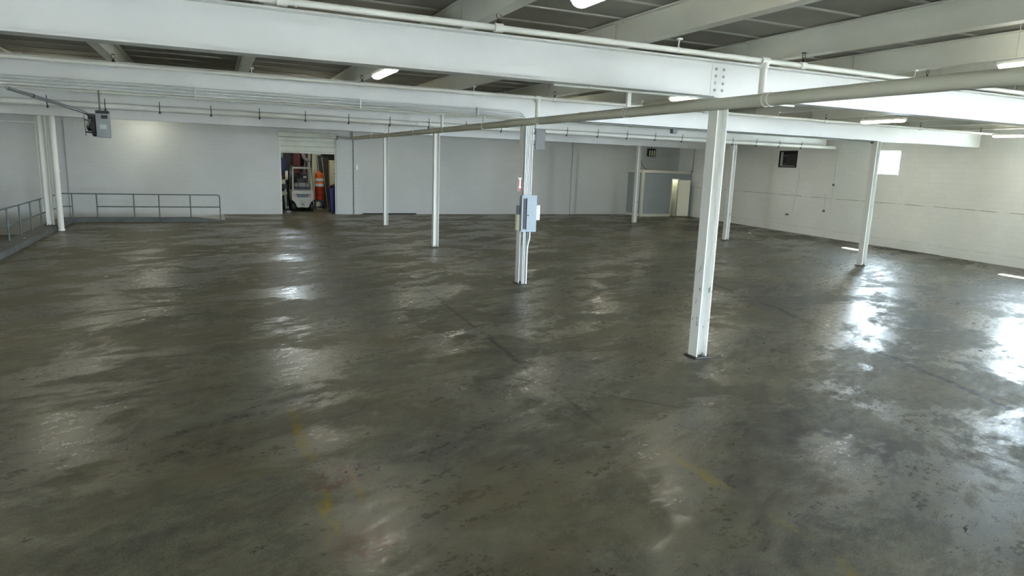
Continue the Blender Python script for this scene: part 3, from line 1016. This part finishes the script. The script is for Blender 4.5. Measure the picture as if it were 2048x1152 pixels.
for yy, z in ((23.33, 2.55), (23.33, 4.15), (23.75, 1.28)):
    MB().cbox((wy(yy), .03, z), (.10, .06, .10), .01).build('junction_box', m_conduit_d if z < 3 else m_white, wc)
fp = empty('floor_plate', (0, 0, .002), 'dark steel plate lying on the floor along the right wall', 'plate')
MB().add([(25.95, 19.95, 0), (26.30, 18.3, 0), (xw(17.3) - .02, 17.3, 0), (xw(19.95) - .02, 19.95, 0), (25.95, 19.95, .012), (26.30, 18.3, .012), (xw(17.3) - .02, 17.3, .012), (xw(19.95) - .02, 19.95, .012)],
         [(0, 3, 2, 1), (4, 5, 6, 7), (0, 1, 5, 4), (1, 2, 6, 5), (2, 3, 7, 6), (3, 0, 4, 7)]).build('plate_sheet', m_dark, fp)

# ------------------------------------------------------------------ things on the back wall
o = empty('grey_board', (7.74, by(1, 7.25) + .16, 3.44), 'plain dark grey board on the right of the panel column, near the top', 'board')
m_vent = mat('board_grey_enamel', (.15, .155, .165, 1), .6)
MB().cbox((0, 0, .255), (.27, .03, .51), .006).build('board_sheet', m_vent, o)
for z in (.12, .39):
    MB().bb((-.40, .016, z - .02), (.12, .035, z + .02)).build('bracket', m_conduit_d, o)
o = empty('black_strip', (9.0, YB - .09, 0), 'long flat black rubber strip lying against the back wall foot', 'strip')
MB().cbox((0, 0, .03), (3.0, .12, .06), .012).build('strip_body', m_black, o)
MB().cbox((.0, -.07, .012), (2.8, .05, .024), .006).build('strip_lip', m_black, o)
o = empty('wall_conduit', (7.0, YB, 0), 'dark vertical conduit on the back wall right of the shutter door', 'conduit')
MB().tube([(0, -.03, 0), (0, -.03, 4.3)], .022, 8).build('conduit', m_conduit_d, o)
for z in (.6, 2.0, 3.4):
    MB().box((0, -.02, z), (.08, .03, .03)).build('conduit_clamp', m_conduit_d, o)
o = empty('pull_station', (7.17, YB - .06, 2.42), 'small white box on the wall right of the shutter door', 'alarm box')
MB().cbox((0, -.035, .1), (.11, .07, .24), .01).build('box_body', m_white, o)
MB().cbox((0, -.075, .10), (.06, .012, .10), .004).build('box_cover', m_white, o)
o = empty('wall_pipe', (-9.9, YB - .02, 4.1), 'thin white pipe along the back wall top left of the curb column', 'pipe')
MB().tube([(-3.0, -.04, .02), (2.7, -.04, .02), (2.78, -.04, .0), (2.8, -.04, -.1), (2.8, -.04, -.5)], .022, 8).build('pipe_run', m_pipe_w, o)
for x in (-1.5, .4, 2.2):
    MB().box((x, -.03, .02), (.04, .06, .08)).build('pipe_clamp', m_pipe_w, o)
# light fitting over the office
o = empty('louvre_heater', (26.2, YB, 3.78), 'small dark wall heater with three pale vertical louvres over the office', 'heater')
MB().cbox((.03, -.12, .24), (.50, .24, .50), .015).build('heater_case', m_dark, o)
for q in range(3):
    MB().cbox((-.16 + q * .17, -.245, .20), (.065, .03, .34), .006).build('louvre', m_cream, o)
MB().bar((.03, -.12, .48), (.03, -.12, .85), .03, .03, up=(0, 1, 0)).build('hanger', m_dark, o)
o = empty('wall_conduit', (25.3, YB - .02, 2.9), 'white conduit and drooping black cable above the corner office', 'conduit')
MB().tube([(0, -.05, 0), (0, -.05, 1.5)], .035, 10).build('conduit', m_pipe_w, o)
MB().tube([(.13, -.03, 1.4), (.16, -.03, .75), (.3, -.03, .35), (.55, -.03, .08), (.75, -.03, .02)], .014, 6).build('cable', m_dark, o)

# ------------------------------------------------------------------ corner office
OX0, OX1, OY, OZ = 24.65, xw(35.5) - .0, 35.5, 2.80
DOX0, DOX1, DOZ = 26.92, 27.42, 2.36
of = empty('corner_office', (OX0, OY, 0), 'low blue-grey office box with white trim in the far corner', 'office')
ow = OX1 - OX0
pw = MB()
pw.bb((0, 0, 0), (DOX0 - OX0, .1, OZ))
pw.bb((DOX1 - OX0, 0, 0), (ow - .01, .1, OZ))
pw.bb((DOX0 - OX0, 0, DOZ), (DOX1 - OX0, .1, OZ))
pw.build('front_wall', m_office, of)
MB().bb((0, .1, 0), (.1, YB - OY - .005, OZ)).build('side_wall', m_office, of)
MB().bb((.0, .0, OZ), (ow - .01, YB - OY - .005, OZ + .08)).build('roof', m_office, of)
tr_ = MB().bb((-.05, -.05, OZ - .07), (ow - .15, .0, OZ + .10))
tr_.bb((-.05, 0, OZ - .07), (0, YB - OY - .01, OZ + .10))
tr_.build('top_trim', m_office_trim, of)
MB().bb((-.03, -.03, .15), (.11, .0, OZ - .07)).bb((-.03, 0, .15), (0, .11, OZ - .07)).build('corner_trim', m_office_trim, of)
MB().bb((-.035, -.035, 0), (DOX0 - OX0 - .06, 0, .16)).bb((-.035, 0, 0), (0, YB - OY - .01, .16)).build('base_trim', m_office_trim, of)
ca = MB()
ca.bb((DOX0 - OX0 - .06, -.03, 0), (DOX0 - OX0, .1, DOZ + .07)); ca.bb((DOX0 - OX0, -.03, DOZ), (DOX1 - OX0 + .05, .1, DOZ + .07))
ca.build('door_casing', m_office_trim, of)
MB().bb((DOX0 - OX0 - .3, 1.2, 0), (DOX1 - OX0 + .3, 1.25, OZ)).bb((DOX0 - OX0 - .02, .1, 0), (DOX0 - OX0 + .0, 1.2, OZ)).bb((DOX1 - OX0 + .02, .1, 0), (DOX1 - OX0 + .05, 1.2, OZ)).build('closet_lining', m_office_in, of)
bulb = MB().lathe([(.02, -.09), (.05, -.06), (.06, 0), (.05, .04), (.02, .06)], 10, c=((DOX0 + DOX1) / 2 - OX0 + .05, .55, 2.62)).build('fill_bulb', emit('fill_bulb_glow', (1.0, .93, .70, 1), 22.0), of)  # unseen bulb added to brighten the inside of the closet
df = MB().cbox((.36, -.02, 1.17), (.72, .04, 2.30), .004).build('door_leaf', mat('door_cream', (.80, .78, .62, 1), .45), of, (DOX1 - OX0, -.03, .02))
df.rotation_euler = (0, 0, -.62)
MB().lathe([(.012, 0), (.012, .04), (.03, .05), (.03, .075), (.015, .085)], 12, mtx=Matrix.Rotation(PI / 2, 4, 'X')).build('door_knob', m_conduit, df, (.66, -.04, .98))
o = empty('wall_conduit', (OX1 + .02, 35.45, 0), 'thin dark conduit rising from the office door top in the corner', 'conduit')
MB().tube([(-.10, -.06, 2.9), (-.05, -.06, 4.3)], .022, 8).build('conduit', m_heater, o)
MB().box((-.10, -.06, 2.92), (.1, .06, .1)).build('conduit_box', m_heater, o)

# ------------------------------------------------------------------ roll-up shutter door in the back wall
dd = bpy.data.objects.new('door_1', None)
C.objects.link(dd)
dd['kind'] = 'structure'
dd.location = ((DX0 + DX1) / 2, YB, 0)
W = (DX1 - DX0) / 2
m_shut = mat('shutter_paint', (.60, .62, .55, 1), .75, noise=.05, nscale=3)
nsl = 3
zb, zt_ = 3.20, 4.02
hs = (zt_ - zb) / nsl
for k in range(nsl):
    z = zb + .05 + k * hs
    mb = MB()
    n = 5
    pts = [(-.0, 0), (-.04, .13 * hs), (-.046, .5 * hs), (-.04, .87 * hs), (0, hs * 1.0)]
    vs = [(sx * (W + .03), .12 + py, z + pz) for sx in (-1, 1) for py, pz in pts] + [(sx * (W + .03), .14, z + pz) for sx in (-1, 1) for pz in (-.01, hs * 1.0)]
    fs = [(i, i + 1, n + i + 1, n + i) for i in range(n - 1)] + [(10, 12, 13, 11)]
    mb.add(vs, fs)
    mb.build('slat', m_shut, dd)
MB().cbox((0, .11, zb + .02), (2 * W + .04, .06, .08), .01).build('bottom_bar', m_shut, dd)
MB().cbox((.0, .03, 4.12), (2 * W + .10, .24, .22), .012).build('hood', m_shut, dd)
MB().bb((-W - .02, -.10, 3.985), (W + .06, .1, 4.008)).build('hood_lower_strip', m_conduit_d, dd)  # dark strip along the lower edge of the hood
MB().bb((-W - .02, -.10, 4.225), (W + .06, .1, 4.245)).build('hood_upper_strip', m_conduit_d, dd)  # dark strip along the upper edge of the hood
for sx in (-1, 1):
    MB().bb((sx * (W - .035) - .035, .05, 0), (sx * (W - .035) + .035, .17, 4.0)).build('guide_rail', m_shut, dd)
MB().cbox((W + .05, -.02, 4.05), (.08, .16, .22), .01).build('end_bracket', m_conduit_d, dd)

# ------------------------------------------------------------------ store room beyond the shutter
sb = MB()
sb.bb((-2, 50, -.2), (4.0, 50.3, 6.4)); sb.bb((5.0, 50, -.2), (14, 50.3, 6.4)); sb.bb((4.0, 50, -.2), (5.0, 50.3, 3.8)); sb.bb((4.0, 50, 5.0), (5.0, 50.3, 6.4))
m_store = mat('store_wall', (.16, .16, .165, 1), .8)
struct('wall_store_back', sb, m_store)
struct('wall_store_left', MB().bb((-2.3, YB + .3, -.2), (-2, 50.3, 6.4)), m_store)
struct('wall_store_right', MB().bb((14, YB + .3, -.2), (14.3, 50.3, 6.4)), m_store)
struct('floor_store', MB().bb((-2.3, YB + .3, -.21), (.45, 50.3, -.0)), m_floor)
struct('ceiling_store', MB().bb((-2.3, YB + .3, 6.4), (14.3, 50.3, 6.6)), m_store)
struct('wall_store_front', MB().bb((-2.3, YB + .28, 5.3), (14.3, YB + .33, 6.5)), m_store)
pd = bpy.data.lights.new('window_portal', 'AREA')
pd.shape = 'RECTANGLE'
pd.size, pd.size_y = 1.0, 1.2
pd.cycles.is_portal = True
po = bpy.data.objects.new('window_portal', pd)
C.objects.link(po)
po.location = (4.5, 50.28, 4.4)
po.rotation_euler = (-PI / 2, 0, 0)
w6 = bpy.data.objects.new('window_6', None)
C.objects.link(w6)
w6['kind'] = 'structure'
w6.location = (4.5, 50.15, 4.4)
MB().bb((-.49, -.003, -.59), (.49, .003, .59)).build('pane', m_glass, w6)
f = MB()
for a, b in (((-.5, -.04, -.6), (-.46, .04, .6)), ((.46, -.04, -.6), (.5, .04, .6)), ((-.5, -.04, -.6), (.5, .04, -.56)), ((-.5, -.04, .56), (.5, .04, .6)), ((-.02, -.03, -.6), (.02, .03, .6))):
    f.bb(a, b)
f.build('window_frame', m_frame, w6)
lamp(5.6, 39.6, 'unseen strip lamp added to light the store room beyond the shutter', 5.2, top=6.4)  # added lamp, lights the fronts of the stored things

# forklift, seen from behind
fk = empty('forklift', (4.55, 39.1, 0), 'pale grey forklift seen from behind in the shutter doorway', 'forklift')
m_fk = mat('forklift_paint', (.34, .33, .27, 1), .4, noise=.05, nscale=3)
m_fkg = mat('forklift_post', (.30, .30, .25, 1), .4)
m_teal = mat('vent_teal', (.015, .05, .05, 1), .4)
m_tail = mat('tail_red', (.5, .03, .03, 1), .3)
# counterweight: outline widest at the top, cut in above the wheels and narrow at the bottom
out = [(-.55, 1.17), (.55, 1.17), (.62, 1.10), (.62, .62), (.50, .56), (.40, .40), (.34, .22), (.22, .17), (.10, .20), (-.16, .20), (-.24, .17), (-.34, .22), (-.40, .40), (-.52, .56), (-.62, .62), (-.62, 1.10)]
mb = MB()
ins = [(x * .93, .66 + (z - .66) * .93) for x, z in out]
n = len(out)
vs = [(x, -.05, z) for x, z in ins] + [(x, .03, z) for x, z in out] + [(x, .95, z) for x, z in out]
fs = [tuple(range(n))] + [(i * n + k, i * n + (k + 1) % n, (i + 1) * n + (k + 1) % n, (i + 1) * n + k) for i in range(2) for k in range(n)] + [tuple(range(2 * n, 3 * n))]
mb.add(vs, fs)
cw = mb.build('counterweight', m_fk, fk)
mb = MB()
pl = [(-.36, .97), (.36, .97), (.28, .78), (-.28, .78)]
mb.add([(x, -.075, z) for x, z in pl] + [(x, -.03, z) for x, z in pl], [(0, 1, 2, 3), (0, 4, 5, 1), (1, 5, 6, 2), (2, 6, 7, 3), (3, 7, 4, 0)])
mb.build('rear_grille', m_teal, fk)
for q in range(4):
    MB().bb((-.30 + q * .005, -.082, .805 + q * .042), (.30 - q * .005, -.074, .813 + q * .042)).build('grille_slat', m_dark, fk)
for s in (-1, 1):
    mb = MB()
    pl = [(s * .40, .96), (s * .47, .96), (s * .42, .77), (s * .36, .77)]
    mb.add([(x, -.07, z) for x, z in pl] + [(x, -.02, z) for x, z in pl], [(0, 1, 2, 3), (0, 4, 5, 1), (1, 5, 6, 2), (2, 6, 7, 3), (3, 7, 4, 0)])
    mb.build('tail_light', m_tail, fk)
# round badge on the counterweight
bd = MB()
for k in range(14):
    a0, a1 = .3 + k / 14 * 5.6, .3 + (k + 1) / 14 * 5.6
    bd.bar((.13 * math.cos(a0), -.056, .46 + .12 * math.sin(a0)), (.13 * math.cos(a1), -.056, .46 + .12 * math.sin(a1)), .012, .02, up=(0, 1, 0))
bd.build('badge_ring', m_teal, fk)
bh = MB()
pl = [(-.07, .46), (-.035, .49), (0, .465), (.035, .49), (.07, .46), (0, .37)]
bh.add([(x, -.062, z - .04) for x, z in pl] + [(x, -.05, z - .04) for x, z in pl], [tuple(range(6))] + [(k, (k + 1) % 6, 6 + (k + 1) % 6, 6 + k) for k in range(6)])
bh.build('badge_mark', m_teal, fk)
MB().cbox((0, 1.25, .72), (1.05, 1.1, .7), .05).build('chassis', m_fkg, fk)
# overhead guard
for s in (-1, 1):
    MB().bar((s * .50, .10, 1.15), (s * .47, .30, 2.36), .09, .08, up=(0, 1, 0)).build('guard_post', m_fkg, fk)
    MB().bar((s * .52, 1.75, 1.0), (s * .47, 1.45, 2.36), .06, .06, up=(0, 1, 0)).build('guard_post', m_fkg, fk)
    MB().bar((s * .47, .28, 2.38), (s * .47, 1.5, 2.38), .08, .07).build('guard_rail', m_fkg, fk)
MB().cbox((0, .28, 2.38), (1.02, .09, .09), .015).build('guard_rail', m_fk, fk)
MB().cbox((0, 1.5, 2.38), (1.02, .08, .08), .015).build('guard_rail', m_fkg, fk)
for q in range(5):
    MB().bar((-.34 + q * .17, .3, 2.39), (-.34 + q * .17, 1.5, 2.39), .04, .04).build('guard_bar', m_dark, fk)
# gas bottle lying across
mt = Matrix.Translation((0, .28, 1.42)) @ Matrix.Rotation(PI / 2, 4, 'Y')
MB().lathe([(.06, -.44), (.13, -.41), (.165, -.34), (.165, .34), (.13, .41), (.06, .44)], 18, mtx=mt).build('gas_bottle', mat('gas_bottle_steel', (.17, .17, .155, 1), .5, metal=.2, noise=.2, nscale=6), fk)
for s in (-.22, .22):
    MB().lathe([(.172, -.02), (.172, .02)], 18, mtx=mt @ Matrix.Translation((0, 0, s))).build('bottle_strap', m_dark, fk)
MB().bb((-.45, .12, 1.17), (.45, .5, 1.26)).build('bottle_cradle', m_dark, fk)
MB().cbox((0, .95, 1.22), (.52, .5, .16), .04).build('seat', m_black, fk)
MB().cbox((0, .72, 1.55), (.48, .14, .55), .05).build('backrest', m_black, fk)
mt = Matrix.Translation((.05, 1.4, 1.62)) @ Matrix.Rotation(-.6, 4, 'X')
MB().tube([tuple(mt @ Vector((.17 * math.cos(k * PI / 8), .17 * math.sin(k * PI / 8), 0))) for k in range(17)], .014, 6, caps=False).build('steering_wheel', m_black, fk)
for s in (-1, 1):
    for yy, rr in ((.35, .27), (1.65, .33)):
        MB().lathe([(rr - .09, -.11), (rr, -.09), (rr, .09), (rr - .09, .11), (.08, .08)], 20, mtx=Matrix.Translation((s * .50, yy, rr)) @ Matrix.Rotation(PI / 2, 4, 'Y')).build('wheel', m_black, fk)
    MB().bar((s * .28, 1.95, .1), (s * .28, 1.95, 2.5), .1, .14, up=(0, 1, 0)).build('mast_rail', m_dark, fk)
    MB().bar((s * .30, 2.1, .06), (s * .30, 3.1, .06), .12, .04).build('fork', m_dark, fk)
MB().cbox((0, 2.02, .5), (1.0, .06, .45), .01).build('fork_carriage', m_dark, fk)
mr = MB().tube([(.47, 1.4, 1.85), (.30, 1.35, 1.83)], .012, 6).build('mirror_arm', m_dark, fk)
MB().cbox((.30, 1.33, 1.85), (.2, .04, .09), .015).build('mirror', m_white, fk)

# traffic drum on a low trolley, and the blue bin
td = empty('trolley', (5.74, 41.2, 0), 'low black trolley under the orange traffic drum', 'trolley')
MB().cbox((0, 0, .46), (.62, .62, .10), .015).build('deck', m_dark, td)
for a in (-.24, .24):
    for b in (-.24, .24):
        MB().lathe([(.05, -.02), (.07, -.015), (.07, .015), (.05, .02)], 12, mtx=Matrix.Translation((a, b, .07)) @ Matrix.Rotation(PI / 2, 4, 'Y')).build('caster', m_black, td)
        MB().bar((a, b, .12), (a, b, .42), .05, .05, up=(0, 1, 0)).build('leg', m_dark, td)
dm = empty('traffic_drum', (5.76, 41.2, .51), 'orange traffic drum with two white bands beside the forklift', 'drum')
m_or = mat('drum_orange', (.75, .13, .02, 1), .5)
m_ord = mat('drum_red', (.42, .03, .01, 1), .5)
MB().lathe([(.25, 0), (.25, .24), (.245, .26), (.255, .28), (.255, .5), (.25, .52), (.255, .54), (.255, .78)], 24).build('lower_shell', m_ord, dm)
MB().lathe([(.255, .78), (.252, .92), (.25, .93), (.25, 1.08), (.245, 1.08), (.245, 1.22), (.24, 1.23), (.24, 1.38), (.24, 1.40), (.235, 1.54), (.215, 1.57), (.05, 1.58)], 24).build('upper_shell', m_or, dm)
for z in (.80, 1.10):
    MB().lathe([(.261, z), (.258, z + .16)], 24).build('reflective_band', m_white, dm)
MB().cbox((0, 0, 1.63), (.16, .05, .10), .015).build('handle', m_or, dm)
bn = empty('recycling_bin', (6.13, 38.3, 0), 'dark blue wheeled bin inside the shutter doorway', 'bin')
m_blue = mat('bin_blue', (.03, .04, .22, 1), .4)
mb = MB()
b0, b1 = .19, .27
vs = [(-b0, -b0, .04), (b0, -b0, .04), (b0, b0, .04), (-b0, b0, .04), (-b1, -b1, 1.30), (b1, -b1, 1.30), (b1, b1, 1.30), (-b1, b1, 1.30)]
mb.add(vs, [(0, 3, 2, 1), (0, 1, 5, 4), (1, 2, 6, 5), (2, 3, 7, 6), (3, 0, 4, 7), (4, 5, 6, 7)])
mb.build('bin_body', m_blue, bn)
MB().cbox((0, 0, 1.33), (.58, .58, .06), .015).build('lid', m_blue, bn)
MB().bb((-.01, -.262, .12), (.05, -.18, 1.28)).build('body_rib', m_blue, bn)
for s in (-1, 1):
    MB().lathe([(.06, -.03), (.09, -.025), (.09, .025), (.06, .03)], 14, mtx=Matrix.Translation((s * .22, .2, .09)) @ Matrix.Rotation(PI / 2, 4, 'Y')).build('wheel', m_black, bn)
bg_ = empty('black_bundle', (6.13, 38.3, 1.36), 'crumpled black bundle lying on the blue bin lid', 'bundle')
mb = MB()
mb.lathe([(.05, 0), (.13, .02), (.15, .08), (.08, .15), (.02, .18)], 9)
mb.lathe([(.04, 0), (.08, .03), (.06, .1), (.02, .12)], 7, c=(-.15, .03, 0))
for i, v in enumerate(mb.v):
    mb.v[i] = (v[0] * (1 + .25 * math.sin(i * 1.7)), v[1] * (1 + .2 * math.cos(i * 2.3)), max(0, v[2] * (1 + .25 * math.sin(i * .9))))
mb.build('bundle_body', m_black, bg_)

# cream cabinet, leaning boards
cbn = empty('cream_cabinet', (6.95, 41.3, 0), 'tall cream cabinet with dark slots behind the blue bin', 'cabinet')
MB().cbox((0, .25, 1.42), (1.1, .5, 2.84), .015).build('carcass', m_cream, cbn)
for z in (.7, 1.46, 2.06, 2.72):
    MB().cbox((.05, -.012, z), (.72, .03, .07), .006).build('slot', m_dark, cbn)
for z in (1.0, 1.78, 2.4):
    MB().cbox((.03, -.006, z), (.98, .014, .50), .004).build('cabinet_panel', m_cream, cbn)
m_brd = mat('board_dark', (.05, .04, .035, 1), .6, noise=.2, nscale=4)
m_red_b = mat('board_red', (.16, .02, .02, 1), .55, noise=.15, nscale=4)
m_grey_b = mat('board_grey', (.42, .40, .37, 1), .6, noise=.1, nscale=4)
def board(name, x, y, lean, w, h, m, label, t=.05, edge=None, leany=.12):
    r = empty(name, (x, y, 0), label, 'board')
    mb = MB()
    mb.prism([(-w / 2, 0, 0), (w / 2, 0, 0), (w / 2, t, 0), (-w / 2, t, 0)], (0, 0, 0), (lean, leany * h, h))
    mb.build('panel', m, r)
    if edge is not None:
        MB().prism([(-w / 2 - .02, -.01, 0), (-w / 2 + .02, -.01, 0), (-w / 2 + .02, t, 0), (-w / 2 - .02, t, 0)], (0, 0, 0), (lean, leany * h, h)).build('edge_strip', edge, r)
    return r
board('leaning_board', 6.54, 42.0, -.25, .40, 3.0, m_brd, 'dark leaning board with pale edge left of the cream cabinet', edge=m_grey_b)
board('leaning_board', 6.32, 42.5, -.22, .42, 3.1, m_brd, 'dark leaning board with pale edge behind the orange drum', edge=m_grey_b)
board('leaning_board', 5.78, 43.1, .14, .52, 3.3, m_cream, 'wide cream board leaning behind the orange drum', leany=.05)
board('leaning_board', 5.52, 44.3, .15, .14, 3.6, m_cream, 'narrow cream plank leaning between the red boards and wide cream board', leany=.05)
for k, xx in enumerate((5.05, 5.25)):
    board('leaning_board', xx + .25, 44.9 + .1 * k, .3, .15, 4.1, m_red_b, ['dark red plank leaning right above the forklift roof', 'dark red plank leaning next to the narrow cream plank'][k], edge=m_grey_b, leany=.04)
# left side: workbench with crates
wbn = empty('work_table', (3.05, 41.5, 0), 'pale yellow work table left of the forklift', 'table')
MB().cbox((-.05, 0, 1.52), (1.7, .8, .26), .015).build('table_top', m_cream, wbn)
MB().bb((-.88, -.38, 1.15), (.88, .38, 1.38)).build('under_top_shade', m_dark, wbn)  # dark block stands in for the shade below the table top
MB().bar((-.9, -.42, .35), (.85, -.42, .95), .06, .22, up=(0, 0, 1)).build('brace', m_cream, wbn)
for a in (-.8, .8):
    for b in (-.34, .34):
        MB().bar((a, b, 0), (a, b, 1.16), .08, .08, up=(0, 1, 0)).build('leg', m_cream, wbn)
MB().bb((-.88, -.36, .30), (.88, .36, .36)).build('lower_shelf', m_dark, wbn)
for k, (x, h, w) in enumerate(((3.58, .18, .16), (3.93, .52, .16))):
    o = empty('carton', (x, 41.3, 1.65), ['short cream carton on the yellow work table', 'tall cream carton on the yellow work table'][k], 'box')
    MB().cbox((0, 0, h / 2), (w, .16, h), .01).build('carton_body', m_cream, o)
    MB().bb((-w / 2 + .01, -.082, h - .05), (w / 2 - .01, -.079, h - .02)).build('tape', m_grey_b, o)
o = empty('blue_crate', (3.6, 42.2, 0), 'dark blue tall crate behind the yellow work table', 'crate')
MB().cbox((0, .3, 1.45), (.9, .6, 2.9), .02).build('crate_body', mat('crate_blue', (.015, .02, .09, 1), .5), o)
MB().cbox((.1, -.02, 1.75), (.5, .04, .35), .01).build('crate_label_plate', mat('crate_maroon', (.09, .012, .02, 1), .5), o)
o = empty('white_sheet_panel', (3.55, 43.0, 0), 'pale blue sheet panel standing behind the dark blue crate', 'panel')
MB().cbox((0, 0, 1.9), (.75, .04, 3.8), .01).build('sheet', mat('sheet_blue', (.36, .42, .52, 1), .6), o)
MB().bb((-.375, -.03, 0), (-.33, .03, 3.8)).build('sheet_edge', m_grey_b, o)
# dark red machine
mc = empty('red_machine', (4.78, 43.2, 0), 'dark red machine post with a small glowing lamp behind the forklift', 'machine')
MB().cbox((0, .3, 1.0), (1.1, .6, 2.0), .03).build('machine_bed', m_dark, mc)
MB().cbox((-.05, .2, 2.9), (.42, .4, 2.0), .03).build('machine_post', m_red_b, mc)
MB().lathe([(.06, 0), (.06, .03), (.03, .05)], 12, mtx=Matrix.Translation((.02, -.0, 3.35)) @ Matrix.Rotation(PI / 2, 4, 'X')).build('pilot_lamp', emit('pilot_pink', (1.0, .25, .3, 1), 6.0), mc)
MB().tube([(.30, .1, 4.0), (.30, .1, 3.2), (.36, .1, 2.95), (.52, .1, 2.8), (.75, .1, 2.76)], .10, 12).build('exhaust_duct', m_grey_b, mc)
MB().cbox((-.75, .1, 2.6), (.7, .4, 1.2), .02).build('machine_guard', m_brd, mc)

# ------------------------------------------------------------------ litter on the floor
def scrap(x, y, s, label, m, z=0.0):
    o = empty('paper_scrap', (x, y, z + .001), label, 'scrap', rz=random.random() * 3)
    mb = MB()
    n = 7
    vs = [(0, 0, .012 * s / .1)]
    for k in range(n):
        a = 2 * PI * k / n
        rr = s * (.7 + .5 * random.random())
        vs.append((rr * math.cos(a), rr * .6 * math.sin(a), .012 * random.random()))
    vs += [(v[0] * .98, v[1] * .98, 0) for v in vs[1:]]
    fs = [(0, 1 + k, 1 + (k + 1) % n) for k in range(n)] + [(1 + k, 8 + k, 8 + (k + 1) % n, 1 + (k + 1) % n) for k in range(n)] + [tuple(range(8, 8 + n))[::-1]]
    mb.add(vs, fs)
    mb.build('scrap_sheet', m, o)
scrap(24.6, 25.85, .22, 'flat white paper scrap on the floor near the right wall', m_white)
scrap(-2.5, 18.8, .04, 'tiny white scrap on the open floor before the railing', m_white)
scrap(-5.6, 25.8, .06, 'white scrap lying on the concrete curb', m_white, .18)
scrap(21.1, 15.1, .05, 'small pale scrap by the foot of the window column', m_white)
scrap(12.7, 7.3, .03, 'small black pebble of debris on the shiny floor', m_black)
scrap(6.05, 3.35, .03, 'black crumb of debris at the near floor edge', m_black)
